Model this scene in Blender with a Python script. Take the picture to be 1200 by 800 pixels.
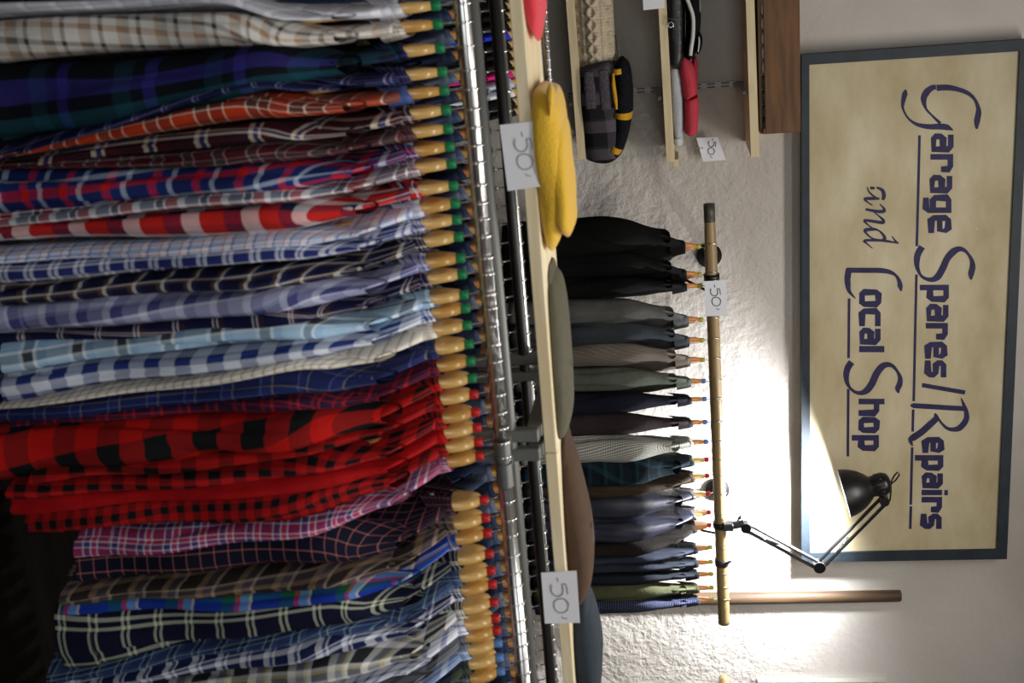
import bpy, math, random
from mathutils import Vector, Matrix
import numpy as np

for o in list(bpy.data.objects):
    bpy.data.objects.remove(o, do_unlink=True)
SC = bpy.context.scene
COL = SC.collection
PI = math.pi

# ------------------------------------------------------------------ camera
FPX = 1421.0                                   # focal length in pixels of the 1200x800 frame
EYE = np.array([0.0, 0.0, 1.70])
RT = np.array([0.94875167, -0.31359144, -0.03912395])   # upright-right, the photograph is turned a quarter
UP = np.array([0.08165203, 0.12364954, 0.98896094])
FW = np.array([0.30529203, 0.94147289, -0.14291808])
cam_data = bpy.data.cameras.new('camera')
cam = bpy.data.objects.new('camera', cam_data)
COL.objects.link(cam)
cam_data.sensor_fit = 'HORIZONTAL'
cam_data.sensor_width = 36.0
cam_data.lens = FPX / 1200 * 36.0
cam_data.clip_start = 0.05
M = Matrix((( UP[0], -RT[0], -FW[0], EYE[0]),
            ( UP[1], -RT[1], -FW[1], EYE[1]),
            ( UP[2], -RT[2], -FW[2], EYE[2]),
            (0, 0, 0, 1)))
cam.matrix_world = M
cam_data.dof.use_dof = True
cam_data.dof.focus_distance = 4.7
cam_data.dof.aperture_fstop = 5.6
SC.camera = cam

# ------------------------------------------------------------------ world, lights, exposure
world = bpy.data.worlds.new('world')
SC.world = world
world.use_nodes = True
bg = world.node_tree.nodes['Background']
bg.inputs[0].default_value = (0.9, 0.95, 1.0, 1)
bg.inputs[1].default_value = 0.0
SC.view_settings.view_transform = 'Standard'
SC.view_settings.look = 'None'
SC.view_settings.exposure = 0.0
SC.view_settings.gamma = 1.0
SC.view_settings.use_curve_mapping = False


def area_light(name, loc, rot, sx, sy, power, color=(1, 1, 1)):
    d = bpy.data.lights.new(name, 'AREA')
    d.shape = 'RECTANGLE'; d.size = sx; d.size_y = sy; d.energy = power; d.color = color
    o = bpy.data.objects.new(name, d)
    COL.objects.link(o); o.location = loc; o.rotation_euler = rot
    return o


# broad cool light behind the camera, ceiling lights, added light for the back wall
area_light('behind_camera_light', (-0.4, -2.6, 2.3), (math.radians(78), 0, math.radians(-8)), 2.6, 1.6, 45, (0.93, 0.97, 1.0))
area_light('overhead_light', (0.3, 1.0, 3.70), (0, 0, 0), 1.3, 0.35, 26, (1.0, 0.97, 0.92))
area_light('overhead_light', (2.3, 1.2, 3.70), (0, 0, 0), 1.3, 0.35, 26, (1.0, 0.97, 0.92))


area_light('overhead_light', (1.3, 2.9, 3.72), (0, 0, 0), 1.3, 0.35, 42, (1.0, 0.96, 0.91))  # no fitting here: overhead light added to brighten the back wall

# ------------------------------------------------------------------ helpers
def ray(px, py):
    return RT * (py - 400) + UP * (px - 600) + FW * FPX


def at(px, py, y):
    """the point of the plane Y = y seen at a pixel"""
    d = ray(px, py)
    return Vector(EYE + d * (y / d[1]))


def ppm(y):
    return FPX * 0.93 / y        # rough pixels per metre at depth y


def lin(h):
    h = h.lstrip('#')
    c = [int(h[i:i + 2], 16) / 255 for i in (0, 2, 4)]
    return tuple((x / 12.92 if x <= 0.04045 else ((x + 0.055) / 1.055) ** 2.4) for x in c) + (1.0,)


def base_mat(name):
    m = bpy.data.materials.new(name)
    m.use_nodes = True
    nt = m.node_tree
    return m, nt, nt.nodes['Principled BSDF']


def add_bump(nt, bsdf, scale, strength, detail=3, dist=0.01, coord='Object', stretch=None):
    tc = nt.nodes.new('ShaderNodeTexCoord')
    no = nt.nodes.new('ShaderNodeTexNoise')
    no.inputs['Scale'].default_value = scale
    no.inputs['Detail'].default_value = detail
    bp = nt.nodes.new('ShaderNodeBump')
    bp.inputs['Strength'].default_value = strength
    bp.inputs['Distance'].default_value = dist
    if stretch:
        mp = nt.nodes.new('ShaderNodeMapping')
        mp.inputs['Scale'].default_value = stretch
        nt.links.new(tc.outputs[coord], mp.inputs[0]); nt.links.new(mp.outputs[0], no.inputs[0])
    else:
        nt.links.new(tc.outputs[coord], no.inputs[0])
    nt.links.new(no.outputs[0], bp.inputs['Height'])
    nt.links.new(bp.outputs[0], bsdf.inputs['Normal'])


def mat(name, color, rough=0.6, metal=0.0, var=0.0, scale=8.0, bump=0.0, bscale=40, stretch=None, spec=None, sheen=0.0, emit=None):
    m, nt, b = base_mat(name)
    c = lin(color) if isinstance(color, str) else tuple(color) + (1.0,)
    b.inputs['Base Color'].default_value = c
    b.inputs['Roughness'].default_value = rough
    b.inputs['Metallic'].default_value = metal
    if spec is None and rough >= .88: spec = .12
    if spec is not None: b.inputs['Specular IOR Level'].default_value = spec
    if sheen: b.inputs['Sheen Weight'].default_value = sheen
    if emit:
        b.inputs['Emission Color'].default_value = tuple(emit[0]) + (1,)
        b.inputs['Emission Strength'].default_value = emit[1]
    if var:
        tc = nt.nodes.new('ShaderNodeTexCoord')
        mp = nt.nodes.new('ShaderNodeMapping')
        mp.inputs['Scale'].default_value = stretch or (1, 1, 1)
        no = nt.nodes.new('ShaderNodeTexNoise')
        no.inputs['Scale'].default_value = scale; no.inputs['Detail'].default_value = 4
        rp = nt.nodes.new('ShaderNodeValToRGB')
        rp.color_ramp.elements[0].position = 0.3; rp.color_ramp.elements[1].position = 0.7
        rp.color_ramp.elements[0].color = tuple(x * (1 - var) for x in c[:3]) + (1,)
        rp.color_ramp.elements[1].color = tuple(min(1, x * (1 + var)) for x in c[:3]) + (1,)
        nt.links.new(tc.outputs['Object'], mp.inputs[0]); nt.links.new(mp.outputs[0], no.inputs[0])
        nt.links.new(no.outputs[0], rp.inputs[0]); nt.links.new(rp.outputs[0], b.inputs['Base Color'])
    if bump:
        add_bump(nt, b, bscale, bump, stretch=stretch)
    return m


def ramp_of(nt, stripes, name):
    r = nt.nodes.new('ShaderNodeValToRGB')
    r.label = name
    cr = r.color_ramp
    cr.interpolation = 'CONSTANT'
    tot = sum(w for _, w in stripes)
    pos = 0.0
    for i, (c, w) in enumerate(stripes):
        if i == 0:
            cr.elements[0].color = lin(c); cr.elements[0].position = 0
        elif i == 1:
            cr.elements[1].color = lin(c); cr.elements[1].position = pos / tot
        else:
            e = cr.elements.new(pos / tot); e.color = lin(c)
        pos += w
    if len(stripes) == 1:
        cr.elements[1].color = lin(stripes[0][0])
    return r


def plaid(name, warp, weft=None, size=0.06, rough=0.92, gain=1.0):
    """woven check: warp and weft stripe sequences averaged, in metres of cloth through the UVs"""
    m, nt, b = base_mat(name)
    weft = weft or warp
    uv = nt.nodes.new('ShaderNodeUVMap'); uv.uv_map = 'UVMap'
    sp = nt.nodes.new('ShaderNodeSeparateXYZ')
    nt.links.new(uv.outputs[0], sp.inputs[0])
    outs = []
    for k, st in ((0, warp), (1, weft)):
        mu = nt.nodes.new('ShaderNodeMath'); mu.operation = 'MULTIPLY'; mu.inputs[1].default_value = 1.0 / size
        fr = nt.nodes.new('ShaderNodeMath'); fr.operation = 'FRACT'
        rp = ramp_of(nt, st, 'warp' if k == 0 else 'weft')
        nt.links.new(sp.outputs[k], mu.inputs[0]); nt.links.new(mu.outputs[0], fr.inputs[0]); nt.links.new(fr.outputs[0], rp.inputs[0])
        outs.append(rp.outputs[0])
    mx = nt.nodes.new('ShaderNodeMix'); mx.data_type = 'RGBA'; mx.inputs[0].default_value = 0.5
    nt.links.new(outs[0], mx.inputs[6]); nt.links.new(outs[1], mx.inputs[7])
    nt.links.new(mx.outputs[2], b.inputs['Base Color'])
    b.inputs['Roughness'].default_value = rough
    b.inputs['Specular IOR Level'].default_value = 0.1
    add_bump(nt, b, 60, 0.25, stretch=(1, 1, 0.25))
    return m


def link(o, parent=None):
    COL.objects.link(o)
    if parent is not None: o.parent = parent
    return o


def mobj(name, verts, faces, material, parent=None, uvs=None, smooth=True, loc=None):
    me = bpy.data.meshes.new(name)
    me.from_pydata([tuple(v) for v in verts], [], faces)
    if uvs is not None:
        l = me.uv_layers.new(name='UVMap')
        vi = np.empty(len(me.loops), dtype=np.int32)
        me.loops.foreach_get('vertex_index', vi)
        l.data.foreach_set('uv', np.asarray(uvs, dtype=np.float32)[vi].ravel())
    me.polygons.foreach_set('use_smooth', [smooth] * len(me.polygons))
    me.materials.append(material)
    me.update()
    o = bpy.data.objects.new(name, me)
    if loc is not None: o.location = loc
    return link(o, parent)


def inst(name, src, parent, material=None):
    """another object on the same mesh"""
    o = src.copy(); o.name = name
    COL.objects.link(o); o.parent = parent
    return o


def thing(name, label, cat, loc=(0, 0, 0), rotz=0.0, group=None):
    o = bpy.data.objects.new(name, None)
    o.empty_display_size = 0.05
    COL.objects.link(o)
    o.location = loc; o.rotation_euler = (0, 0, rotz)
    tag(o, label, cat, group)
    return o


def tag(o, label, cat, group=None):
    o['label'] = label; o['category'] = cat
    if group: o['group'] = group
    return o


class MB:
    """collects shapes into one mesh"""
    def __init__(s): s.v = []; s.f = []
    def add(s, v, f):
        n = len(s.v); s.v += [tuple(x) for x in v]; s.f += [tuple(i + n for i in q) for q in f]
    def box(s, lo, hi, bev=0.0):
        x0, y0, z0 = lo; x1, y1, z1 = hi
        if bev <= 0:
            v = [(x0, y0, z0), (x1, y0, z0), (x1, y1, z0), (x0, y1, z0), (x0, y0, z1), (x1, y0, z1), (x1, y1, z1), (x0, y1, z1)]
            s.add(v, [(0, 3, 2, 1), (4, 5, 6, 7), (0, 1, 5, 4), (1, 2, 6, 5), (2, 3, 7, 6), (3, 0, 4, 7)])
            return
        b = bev
        def ring(z, i):
            return [(x0 + i + b, y0 + i, z), (x1 - i - b, y0 + i, z), (x1 - i, y0 + i + b, z), (x1 - i, y1 - i - b, z),
                    (x1 - i - b, y1 - i, z), (x0 + i + b, y1 - i, z), (x0 + i, y1 - i - b, z), (x0 + i, y0 + i + b, z)]
        v = ring(z0, b) + ring(z0 + b, 0) + ring(z1 - b, 0) + ring(z1, b)
        f = [tuple(reversed(range(8))), tuple(range(24, 32))]
        for k in range(3):
            for i in range(8):
                j = (i + 1) % 8
                f.append((k * 8 + i, k * 8 + j, k * 8 + 8 + j, k * 8 + 8 + i))
        s.add(v, f)
    def tube(s, pts, r, n=10, cap=True, closed=False):
        pts = [Vector(p) for p in pts]
        rs = r if isinstance(r, (list, tuple)) else [r] * len(pts)
        v = []; prev = None
        m = len(pts)
        for i, p in enumerate(pts):
            if closed: t = (pts[(i + 1) % m] - pts[i - 1]).normalized()
            elif i == 0: t = (pts[1] - p).normalized()
            elif i == m - 1: t = (p - pts[i - 1]).normalized()
            else: t = (pts[i + 1] - pts[i - 1]).normalized()
            if prev is None:
                a = Vector((0, 0, 1)) if abs(t.z) < 0.9 else Vector((0, 1, 0))
                prev = t.cross(a).normalized()
            prev = (prev - t * prev.dot(t)).normalized()
            q = t.cross(prev)
            for k in range(n):
                a = 2 * PI * k / n
                v.append(p + (prev * math.cos(a) + q * math.sin(a)) * rs[i])
        f = []
        for i in range(m if closed else m - 1):
            for k in range(n):
                f.append((i * n + k, i * n + (k + 1) % n, ((i + 1) % m) * n + (k + 1) % n, ((i + 1) % m) * n + k))
        if cap and not closed:
            f.append(tuple(reversed(range(n)))); f.append(tuple(range((m - 1) * n, m * n)))
        s.add(v, f)
    def lathe(s, p0, axis, prof, n=20):
        """prof: list of (distance along axis, radius)"""
        p0 = Vector(p0); axis = Vector(axis).normalized()
        a = Vector((0, 0, 1)) if abs(axis.z) < 0.9 else Vector((0, 1, 0))
        e = axis.cross(a).normalized(); g = axis.cross(e)
        v = []
        for d, r in prof:
            for k in range(n):
                t = 2 * PI * k / n
                v.append(p0 + axis * d + (e * math.cos(t) + g * math.sin(t)) * r)
        f = []
        for i in range(len(prof) - 1):
            for k in range(n):
                f.append((i * n + k, (i + 1) * n + k, (i + 1) * n + (k + 1) % n, i * n + (k + 1) % n))
        s.add(v, f)
    def prism(s, poly, d):
        """a planar polygon of points pushed along vector d"""
        n = len(poly); d = Vector(d)
        v = [Vector(p) for p in poly] + [Vector(p) + d for p in poly]
        f = [tuple(range(n)), tuple(reversed(range(n, 2 * n)))]
        for i in range(n):
            j = (i + 1) % n
            f.append((i, i + n, j + n, j))
        s.add(v, f)
    def build(s, name, material, parent=None, smooth=False, angle=None):
        o = mobj(name, s.v, s.f, material, parent, smooth=smooth)
        if angle is not None:
            o.data.polygons.foreach_set('use_smooth', [True] * len(o.data.polygons))
            o.data.set_sharp_from_angle(angle=math.radians(angle))
        return o


# ------------------------------------------------------------------ materials
def plaster():
    m, nt, b = base_mat('rough_white_plaster')
    tc = nt.nodes.new('ShaderNodeTexCoord')
    n1 = nt.nodes.new('ShaderNodeTexNoise'); n1.inputs['Scale'].default_value = 7; n1.inputs['Detail'].default_value = 6; n1.inputs['Roughness'].default_value = 0.65
    n2 = nt.nodes.new('ShaderNodeTexNoise'); n2.inputs['Scale'].default_value = 42; n2.inputs['Detail'].default_value = 4
    n3 = nt.nodes.new('ShaderNodeTexNoise'); n3.inputs['Scale'].default_value = 1.1; n3.inputs['Detail'].default_value = 3
    for n in (n1, n2, n3): nt.links.new(tc.outputs['Object'], n.inputs[0])
    # the lower wall is rougher than the trowelled upper part
    sp = nt.nodes.new('ShaderNodeSeparateXYZ'); nt.links.new(tc.outputs['Object'], sp.inputs[0])
    mr = nt.nodes.new('ShaderNodeMapRange'); mr.inputs[1].default_value = 1.9; mr.inputs[2].default_value = 2.35; mr.inputs[3].default_value = 1.0; mr.inputs[4].default_value = 0.22
    nt.links.new(sp.outputs[2], mr.inputs[0])
    rp = nt.nodes.new('ShaderNodeValToRGB')
    rp.color_ramp.elements[0].color = lin('b9b1a8'); rp.color_ramp.elements[1].color = lin('d3cdc6')
    rp.color_ramp.elements[0].position = 0.35; rp.color_ramp.elements[1].position = 0.65
    nt.links.new(n3.outputs[0], rp.inputs[0]); nt.links.new(rp.outputs[0], b.inputs['Base Color'])
    add = nt.nodes.new('ShaderNodeMath'); add.operation = 'MULTIPLY_ADD'; add.inputs[1].default_value = 0.35
    nt.links.new(n2.outputs[0], add.inputs[0]); nt.links.new(n1.outputs[0], add.inputs[2])
    mul = nt.nodes.new('ShaderNodeMath'); mul.operation = 'MULTIPLY'
    nt.links.new(add.outputs[0], mul.inputs[0]); nt.links.new(mr.outputs[0], mul.inputs[1])
    bp = nt.nodes.new('ShaderNodeBump'); bp.inputs['Strength'].default_value = 0.75; bp.inputs['Distance'].default_value = 0.024
    nt.links.new(mul.outputs[0], bp.inputs['Height']); nt.links.new(bp.outputs[0], b.inputs['Normal'])
    b.inputs['Roughness'].default_value = 0.95; b.inputs['Specular IOR Level'].default_value = 0.1
    return m


def wood(name, c1, c2, scale=3.0, stretch=(1, 8, 8), rough=0.55):
    m, nt, b = base_mat(name)
    tc = nt.nodes.new('ShaderNodeTexCoord'); mp = nt.nodes.new('ShaderNodeMapping'); mp.inputs['Scale'].default_value = stretch
    no = nt.nodes.new('ShaderNodeTexNoise'); no.inputs['Scale'].default_value = scale; no.inputs['Detail'].default_value = 6; no.inputs['Distortion'].default_value = 0.6
    rp = nt.nodes.new('ShaderNodeValToRGB')
    rp.color_ramp.elements[0].color = lin(c1); rp.color_ramp.elements[1].color = lin(c2)
    rp.color_ramp.elements[0].position = 0.35; rp.color_ramp.elements[1].position = 0.65
    nt.links.new(tc.outputs['Object'], mp.inputs[0]); nt.links.new(mp.outputs[0], no.inputs[0]); nt.links.new(no.outputs[0], rp.inputs[0])
    nt.links.new(rp.outputs[0], b.inputs['Base Color'])
    b.inputs['Roughness'].default_value = rough
    if rough > .8: b.inputs['Specular IOR Level'].default_value = .03
    return m


PLASTER = plaster()
M_CEIL = mat('white_ceiling_paint', 'd8d4cc', 0.95)
M_FLOOR = wood('dark_floor_boards', '0e0b09', '16110e', 3, (1, 10, 1), 0.9)
M_CHROME = mat('chrome', (0.62, 0.61, 0.6), 0.27, 1.0)
M_STEEL = mat('hook_steel', (0.85, 0.85, 0.85), 0.12, 1.0)
M_GREY = mat('grey_painted_steel', '6a6b68', 0.42, 0.3)
M_BLACKTUBE = mat('black_painted_steel', '1c1c1b', 0.4)
M_PINE = wood('pale_pine', 'd8c49c', 'e9dcbc', 4, (1, 9, 9), 0.6)
M_HANG = wood('varnished_hanger_wood', 'c99a50', 'dcb572', 6, (8, 1, 1), 0.2)
M_HANG2 = wood('golden_hanger_wood', 'b8843c', 'cf9f58', 6, (8, 1, 1), 0.2)
M_HANG3 = wood('orange_hanger_wood', 'b06a2c', 'c98a48', 6, (8, 1, 1), 0.35)
M_GREEN = mat('green_plastic', '12824e', 0.4)
M_RED = mat('red_plastic', 'c21d22', 0.4)
M_BLUEP = mat('blue_plastic', '5a86c8', 0.4)
M_CLEAR = mat('yellow_green_plastic', 'b8b04a', 0.4)
M_PAPER = mat('white_card', 'e6e6ec', 0.8)
M_INK = mat('grey_pencil', '8c8c92', 0.8)
M_INK2 = mat('dark_grey_pen', '5c5c62', 0.8)
M_LETTER = mat('violet_blue_sign_paint', '221d4a', 0.7, var=0.35, scale=30)
M_BAMBOO = wood('brown_bamboo', '7a6440', '98825a', 5, (0.6, 8, 8), 0.45)
M_BLACK = mat('black_lacquer', '111112', 0.35)
M_BROWNPOLE = wood('brown_oak_batten', '3f2f1f', '5c442b', 4, (9, 9, 1), 0.6)
M_CRATE = wood('dark_brown_crate_wood', '4e3115', '6e4822', 4, (1, 9, 9), 0.6)

# ------------------------------------------------------------------ setting
YW = 4.75
def struct(name, lo, hi, m):
    b = MB(); b.box(lo, hi); o = b.build(name, m); o['kind'] = 'structure'; return o

struct('wall_back', (-4.2, YW, 0), (7, YW + .2, 3.8), PLASTER)
struct('wall_left', (-4.2, -4.2, 0), (-4.0, YW, 3.8), M_CEIL)
struct('wall_right', (6.8, -4.2, 0), (7.0, YW, 3.8), M_CEIL)
struct('wall_front', (-4.0, -4.2, 0), (6.8, -4.0, 3.8), M_CEIL)
struct('floor', (-4.2, -4.2, -.1), (7, YW + .2, 0), M_FLOOR)
struct('ceiling', (-4.2, -4.2, 3.8), (7, YW + .2, 3.95), M_CEIL)
p = at(900, 797.5, YW - .02)
M_TRIMG = mat('grey_trim_paint', 'a09f98', 0.8)
struct('trim_1', (p.x, YW - .03, 1.95), (p.x + .05, YW, 2.5), M_TRIMG)


# ------------------------------------------------------------------ garments on hangers
def hanger_mesh():
    v = []; f = []
    ys = [-.17, -.165, -.13, -.09, -.06, -.042, -.0365, -.035, -.03, -.02, -.01, 0, .01, .02, .03, .035, .0365, .042, .06, .09, .13, .165, .17]
    for y in ys:
        a = abs(y)
        if a < .037: top = -.052 - .072 * (1 - max(0, 1 - (a / .037) ** 2.6) ** .42)
        else: top = -.129 - (a - .037) * .62
        bot = -.150 - .58 * a
        if a > .168: m_ = (top + bot) / 2; top = m_ + .006; bot = m_ - .006
        c = (top + bot) / 2; h = (top - bot) / 2
        xo = -.003 * (a / .2) ** 2                 # contoured: the arms bend forward
        t = .0092
        for (x, z) in ((-t, -.6), (-t, .6), (-t * .72, 1), (t * .72, 1), (t, .6), (t, -.6), (t * .55, -1), (-t * .55, -1)):
            v.append((xo + x, y, c + z * h))
    n = len(ys)
    for i in range(n - 1):
        for k in range(8):
            f.append((i * 8 + k, (i + 1) * 8 + k, (i + 1) * 8 + (k + 1) % 8, i * 8 + (k + 1) % 8))
    f.append(tuple(range(8))); f.append(tuple(reversed(range((n - 1) * 8, n * 8))))
    return v, f


def hook_mesh(r_rail):
    b = MB()
    R = r_rail + .0022
    pts = [(0, 0, -.054), (0, 0, -.042), (0, .006, -.033), (0, R * .9, -R * .9)]
    for k in range(0, 11):
        a = math.radians(-25 + k * 22)
        pts.append((0, R * math.cos(a), R * math.sin(a)))
    b.tube(pts, .0019, 6)
    return b


def ring_mesh():
    b = MB(); b.lathe((0, 0, -.036), (0, 0, -1), [(0, .003), (0, .0075), (.004, .0092), (.014, .0092), (.018, .0075), (.018, .003)], 12)
    return b


HV, HF = hanger_mesh()
_proto = {}
def hanger(loc, rotz, label, wood_m, ring_m, r_rail, group, hook=True):
    t = thing('coat_hanger', label, 'hanger', loc, rotz, group)
    key = ('body', wood_m.name)
    if key not in _proto:
        o = mobj('hanger_body', HV, HF, wood_m, t); _proto[key] = o
    else: inst('hanger_body', _proto[key], t)
    key = ('hook', round(r_rail, 4))
    if key not in _proto: _proto[key] = hook_mesh(r_rail).build('hook', M_STEEL, t, True)
    else: inst('hook', _proto[key], t)
    key = ('ring', ring_m.name)
    if key not in _proto: _proto[key] = ring_mesh().build('neck_ring', ring_m, t, True)
    else: inst('neck_ring', _proto[key], t)
    return t


def sstep(a, b, x):
    t = min(1, max(0, (x - a) / (b - a))); return t * t * (3 - 2 * t)


def fold(seed, y, z, amp):
    r = random.Random(seed)
    s = 0
    for k in range(4):
        fy = r.uniform(8, 34); fz = r.uniform(1.5, 7); ph = r.uniform(0, 6.28); a = r.uniform(.4, 1)
        s += a * math.sin(fy * y + fz * z + ph)
    return amp * s / 2.2


def crease(a, z, seed, a0, depth):
    r = random.Random(seed * 7 + 3)
    s_ = 0
    for k in range(4):
        c = a0 + r.uniform(-1.5, 1.5) + r.uniform(.2, .9) * math.sin(z * r.uniform(3, 9) + r.uniform(0, 6.28))
        w = r.uniform(.12, .34)
        d = (a - c + PI) % (2 * PI) - PI
        s_ -= r.uniform(.3, 1.0) * math.exp(-(d / w) ** 2) * (.6 + .4 * math.sin(z * r.uniform(6, 14) + k))
    return depth * s_


def body_mesh(seed, sh=.20, z_neck=-.108, z_tip=-.185, z_hem=-.80, th=.012, shear=0.0, grow=2.2, neck=.05, w_low=None, amp=.004, thick_top=None):
    """torso of a garment hanging edge-on: near side at -y"""
    w_low = w_low or sh * .93
    rows = [0, .006, .014, .024, .036, .05, .066, .085, .11, .14, .18, .23, .29, .36, .43, .5, .57, .64, .71, .78, .85, .92, 1.0]
    N = 48
    v = []; uv = []; f = []
    L = z_neck - z_hem
    for i, s in enumerate(rows):
        z = z_neck - s * L
        k = (z_neck - z) / (z_neck - z_tip)
        if k < 1: w = neck + (sh - neck) * (k ** .8)
        else: w = sh + (w_low - sh) * sstep(0, .25, (z_tip - z) / L)
        tt = (thick_top or .012) + (th - (thick_top or .012)) * sstep(0.3, grow, k)
        shz = shear(z) if callable(shear) else shear
        for j in range(N + 1):
            a = 2 * PI * j / N
            c, sn = math.cos(a), math.sin(a)
            y = w * (abs(c) ** .8) * (1 if c > 0 else -1)
            x = tt * (abs(sn) ** .75) * (1 if sn > 0 else -1)
            x *= 1 - .35 * (abs(y) / max(w, .01)) ** 6
            cr_ = crease(a, z, seed, PI, .35) * sstep(.3, 1.6, k)
            y *= 1 + .07 * cr_; x *= 1 + .5 * cr_
            low = sstep(.5, 2.5, k)
            x += fold(seed, y, z, amp) * low * (1 if sn >= 0 else .8)
            x += shz * (-y / .25) * sstep(.3, grow, k)
            v.append((x, y, z + (.004 * math.sin(9 * y + seed) if i == len(rows) - 1 else 0)))
            uv.append((j / N * 4 * sh + .013 * seed, z + .017 * seed))
    for i in range(len(rows) - 1):
        for j in range(N):
            f.append((i * (N + 1) + j, i * (N + 1) + j + 1, (i + 1) * (N + 1) + j + 1, (i + 1) * (N + 1) + j))
    return v, f, uv


SLN = 40
def sleeve_mesh(seed, side, sh=.20, z_tip=-.185, z_cuff=-.78, a0=.06, a1=.042, b=.014, shear=0.0, amp=.004, dx=0.0, uo=0.0, b0=None, z_b=(-.5, -.9), kg=.3):
    """a sleeve hanging from the shoulder point; side -1 is the near one"""
    n = 26; N = SLN
    v = []; uv = []; f = []
    tw = random.Random(seed).uniform(-.16, .16)
    for i in range(n + 1):
        s = i / n
        z = z_tip + .022 - s * (z_tip + .022 - z_cuff)
        yc = side * (sh - .028 + .045 * sstep(0, .3, s) + .012 * s)
        a = (a0 * (1 - s) + a1 * s) * (0.35 + .65 * sstep(0, .10, s))
        qb = min(1.1, max(0, (z - z_b[0]) / (z_b[1] - z_b[0])))
        bb = (b + ((b if b0 is None else b0) - b) * qb) * (0.4 + .6 * sstep(0, kg * .6, s))
        shz = shear(z) if callable(shear) else shear
        for j in range(N + 1):
            t = 2 * PI * j / N
            k = sstep(.02, kg, s)
            cr_ = 1 + crease(t, z, seed + 11, PI if side < 0 else 0, .42) * (.35 + .65 * k)
            y = a * math.cos(t) * (1 - (1 - cr_) * .55)
            x = bb * (abs(math.sin(t)) ** .85) * (1 if math.sin(t) > 0 else -1) * cr_
            x += .18 * min(bb, .02) * math.sin(8.5 * z + seed * 1.7) * k
            x += fold(seed + 5, y * 1.6 + .3, z, amp) * k
            y2 = yc + y + .006 * math.sin(14 * s + seed) * k
            zz = z - .045 * (1 - sstep(0, .25, s)) * ((side * y) / a0)      # the cap slopes outward
            xs = shz * (-y2 / .25) * sstep(0.0, kg * .85, s)
            v.append((x + xs + dx * k, y2, zz)); uv.append((j / N * 4 * a0 + (.02 * seed if uo == 0 else uo) + (0 if uo else tw) * z * k, z + .023 * seed + (tw * y2 * 2)))
    for i in range(n):
        for j in range(N):
            f.append((i * (N + 1) + j, i * (N + 1) + j + 1, (i + 1) * (N + 1) + j + 1, (i + 1) * (N + 1) + j))
    c = len(v); m0 = n * (N + 1)
    v.append(tuple(sum(v[m0 + j][k] for j in range(N)) / N for k in range(3))); uv.append((0, 0))
    for j in range(N): f.append((m0 + j, m0 + j + 1, c))
    return v, f, uv


def cuff_mesh(seed, side, **kw):
    v, f, uv = sleeve_mesh(seed, side, **kw)
    N = SLN; n = 26
    i0 = n - 3
    vv = v[i0 * (N + 1):(n + 1) * (N + 1)]; uu = uv[i0 * (N + 1):(n + 1) * (N + 1)]
    cx = sum(p[0] for p in vv) / len(vv); cy = sum(p[1] for p in vv) / len(vv)
    vv = [(cx + (p[0] - cx) * 1.08, cy + (p[1] - cy) * 1.05, p[2] - .002) for p in vv]
    ff = [(i * (N + 1) + j, i * (N + 1) + j + 1, (i + 1) * (N + 1) + j + 1, (i + 1) * (N + 1) + j) for i in range(n - i0) for j in range(N)]
    return vv, ff, [(q[1], q[0]) for q in uu]


def collar_mesh(seed, z=-.098, hw=.056, th=.014, fall=.036, spread=.012, point=.022):
    """stand and fold-over of a collar, open at the front (-x)"""
    n = 26
    prof = ((0.0, -.026), (.000, .0), (.003, .006), (.35, -.006), (1.0, -1.0))
    v = []; uv = []; f = []
    r = random.Random(seed); jit = r.uniform(-.006, .006)
    for i in range(n + 1):
        t = -PI + .22 + (2 * PI - .44) * i / n
        c, s = math.cos(t), math.sin(t)
        fr = max(0, -c)                              # 1 at the front
        for (o, dz) in prof:
            out = o * spread + (.0 if o > .01 else 0)
            zz = z - .014 * fr + (dz * (fall + point * fr ** 3) if dz == -1.0 else dz)
            y = (hw + out) * s; x = (th + out * .8) * c
            y *= 1 + .12 * fr * (1 if dz == -1.0 else 0)
            v.append((x + jit * .3, y, zz)); uv.append((zz + .3 * o, (hw + .02) * t * .8 + .01 * seed))
    m = len(prof)
    for i in range(n):
        for k in range(m - 1):
            f.append((i * m + k, i * m + k + 1, (i + 1) * m + k + 1, (i + 1) * m + k))
    return v, f, uv


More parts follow.
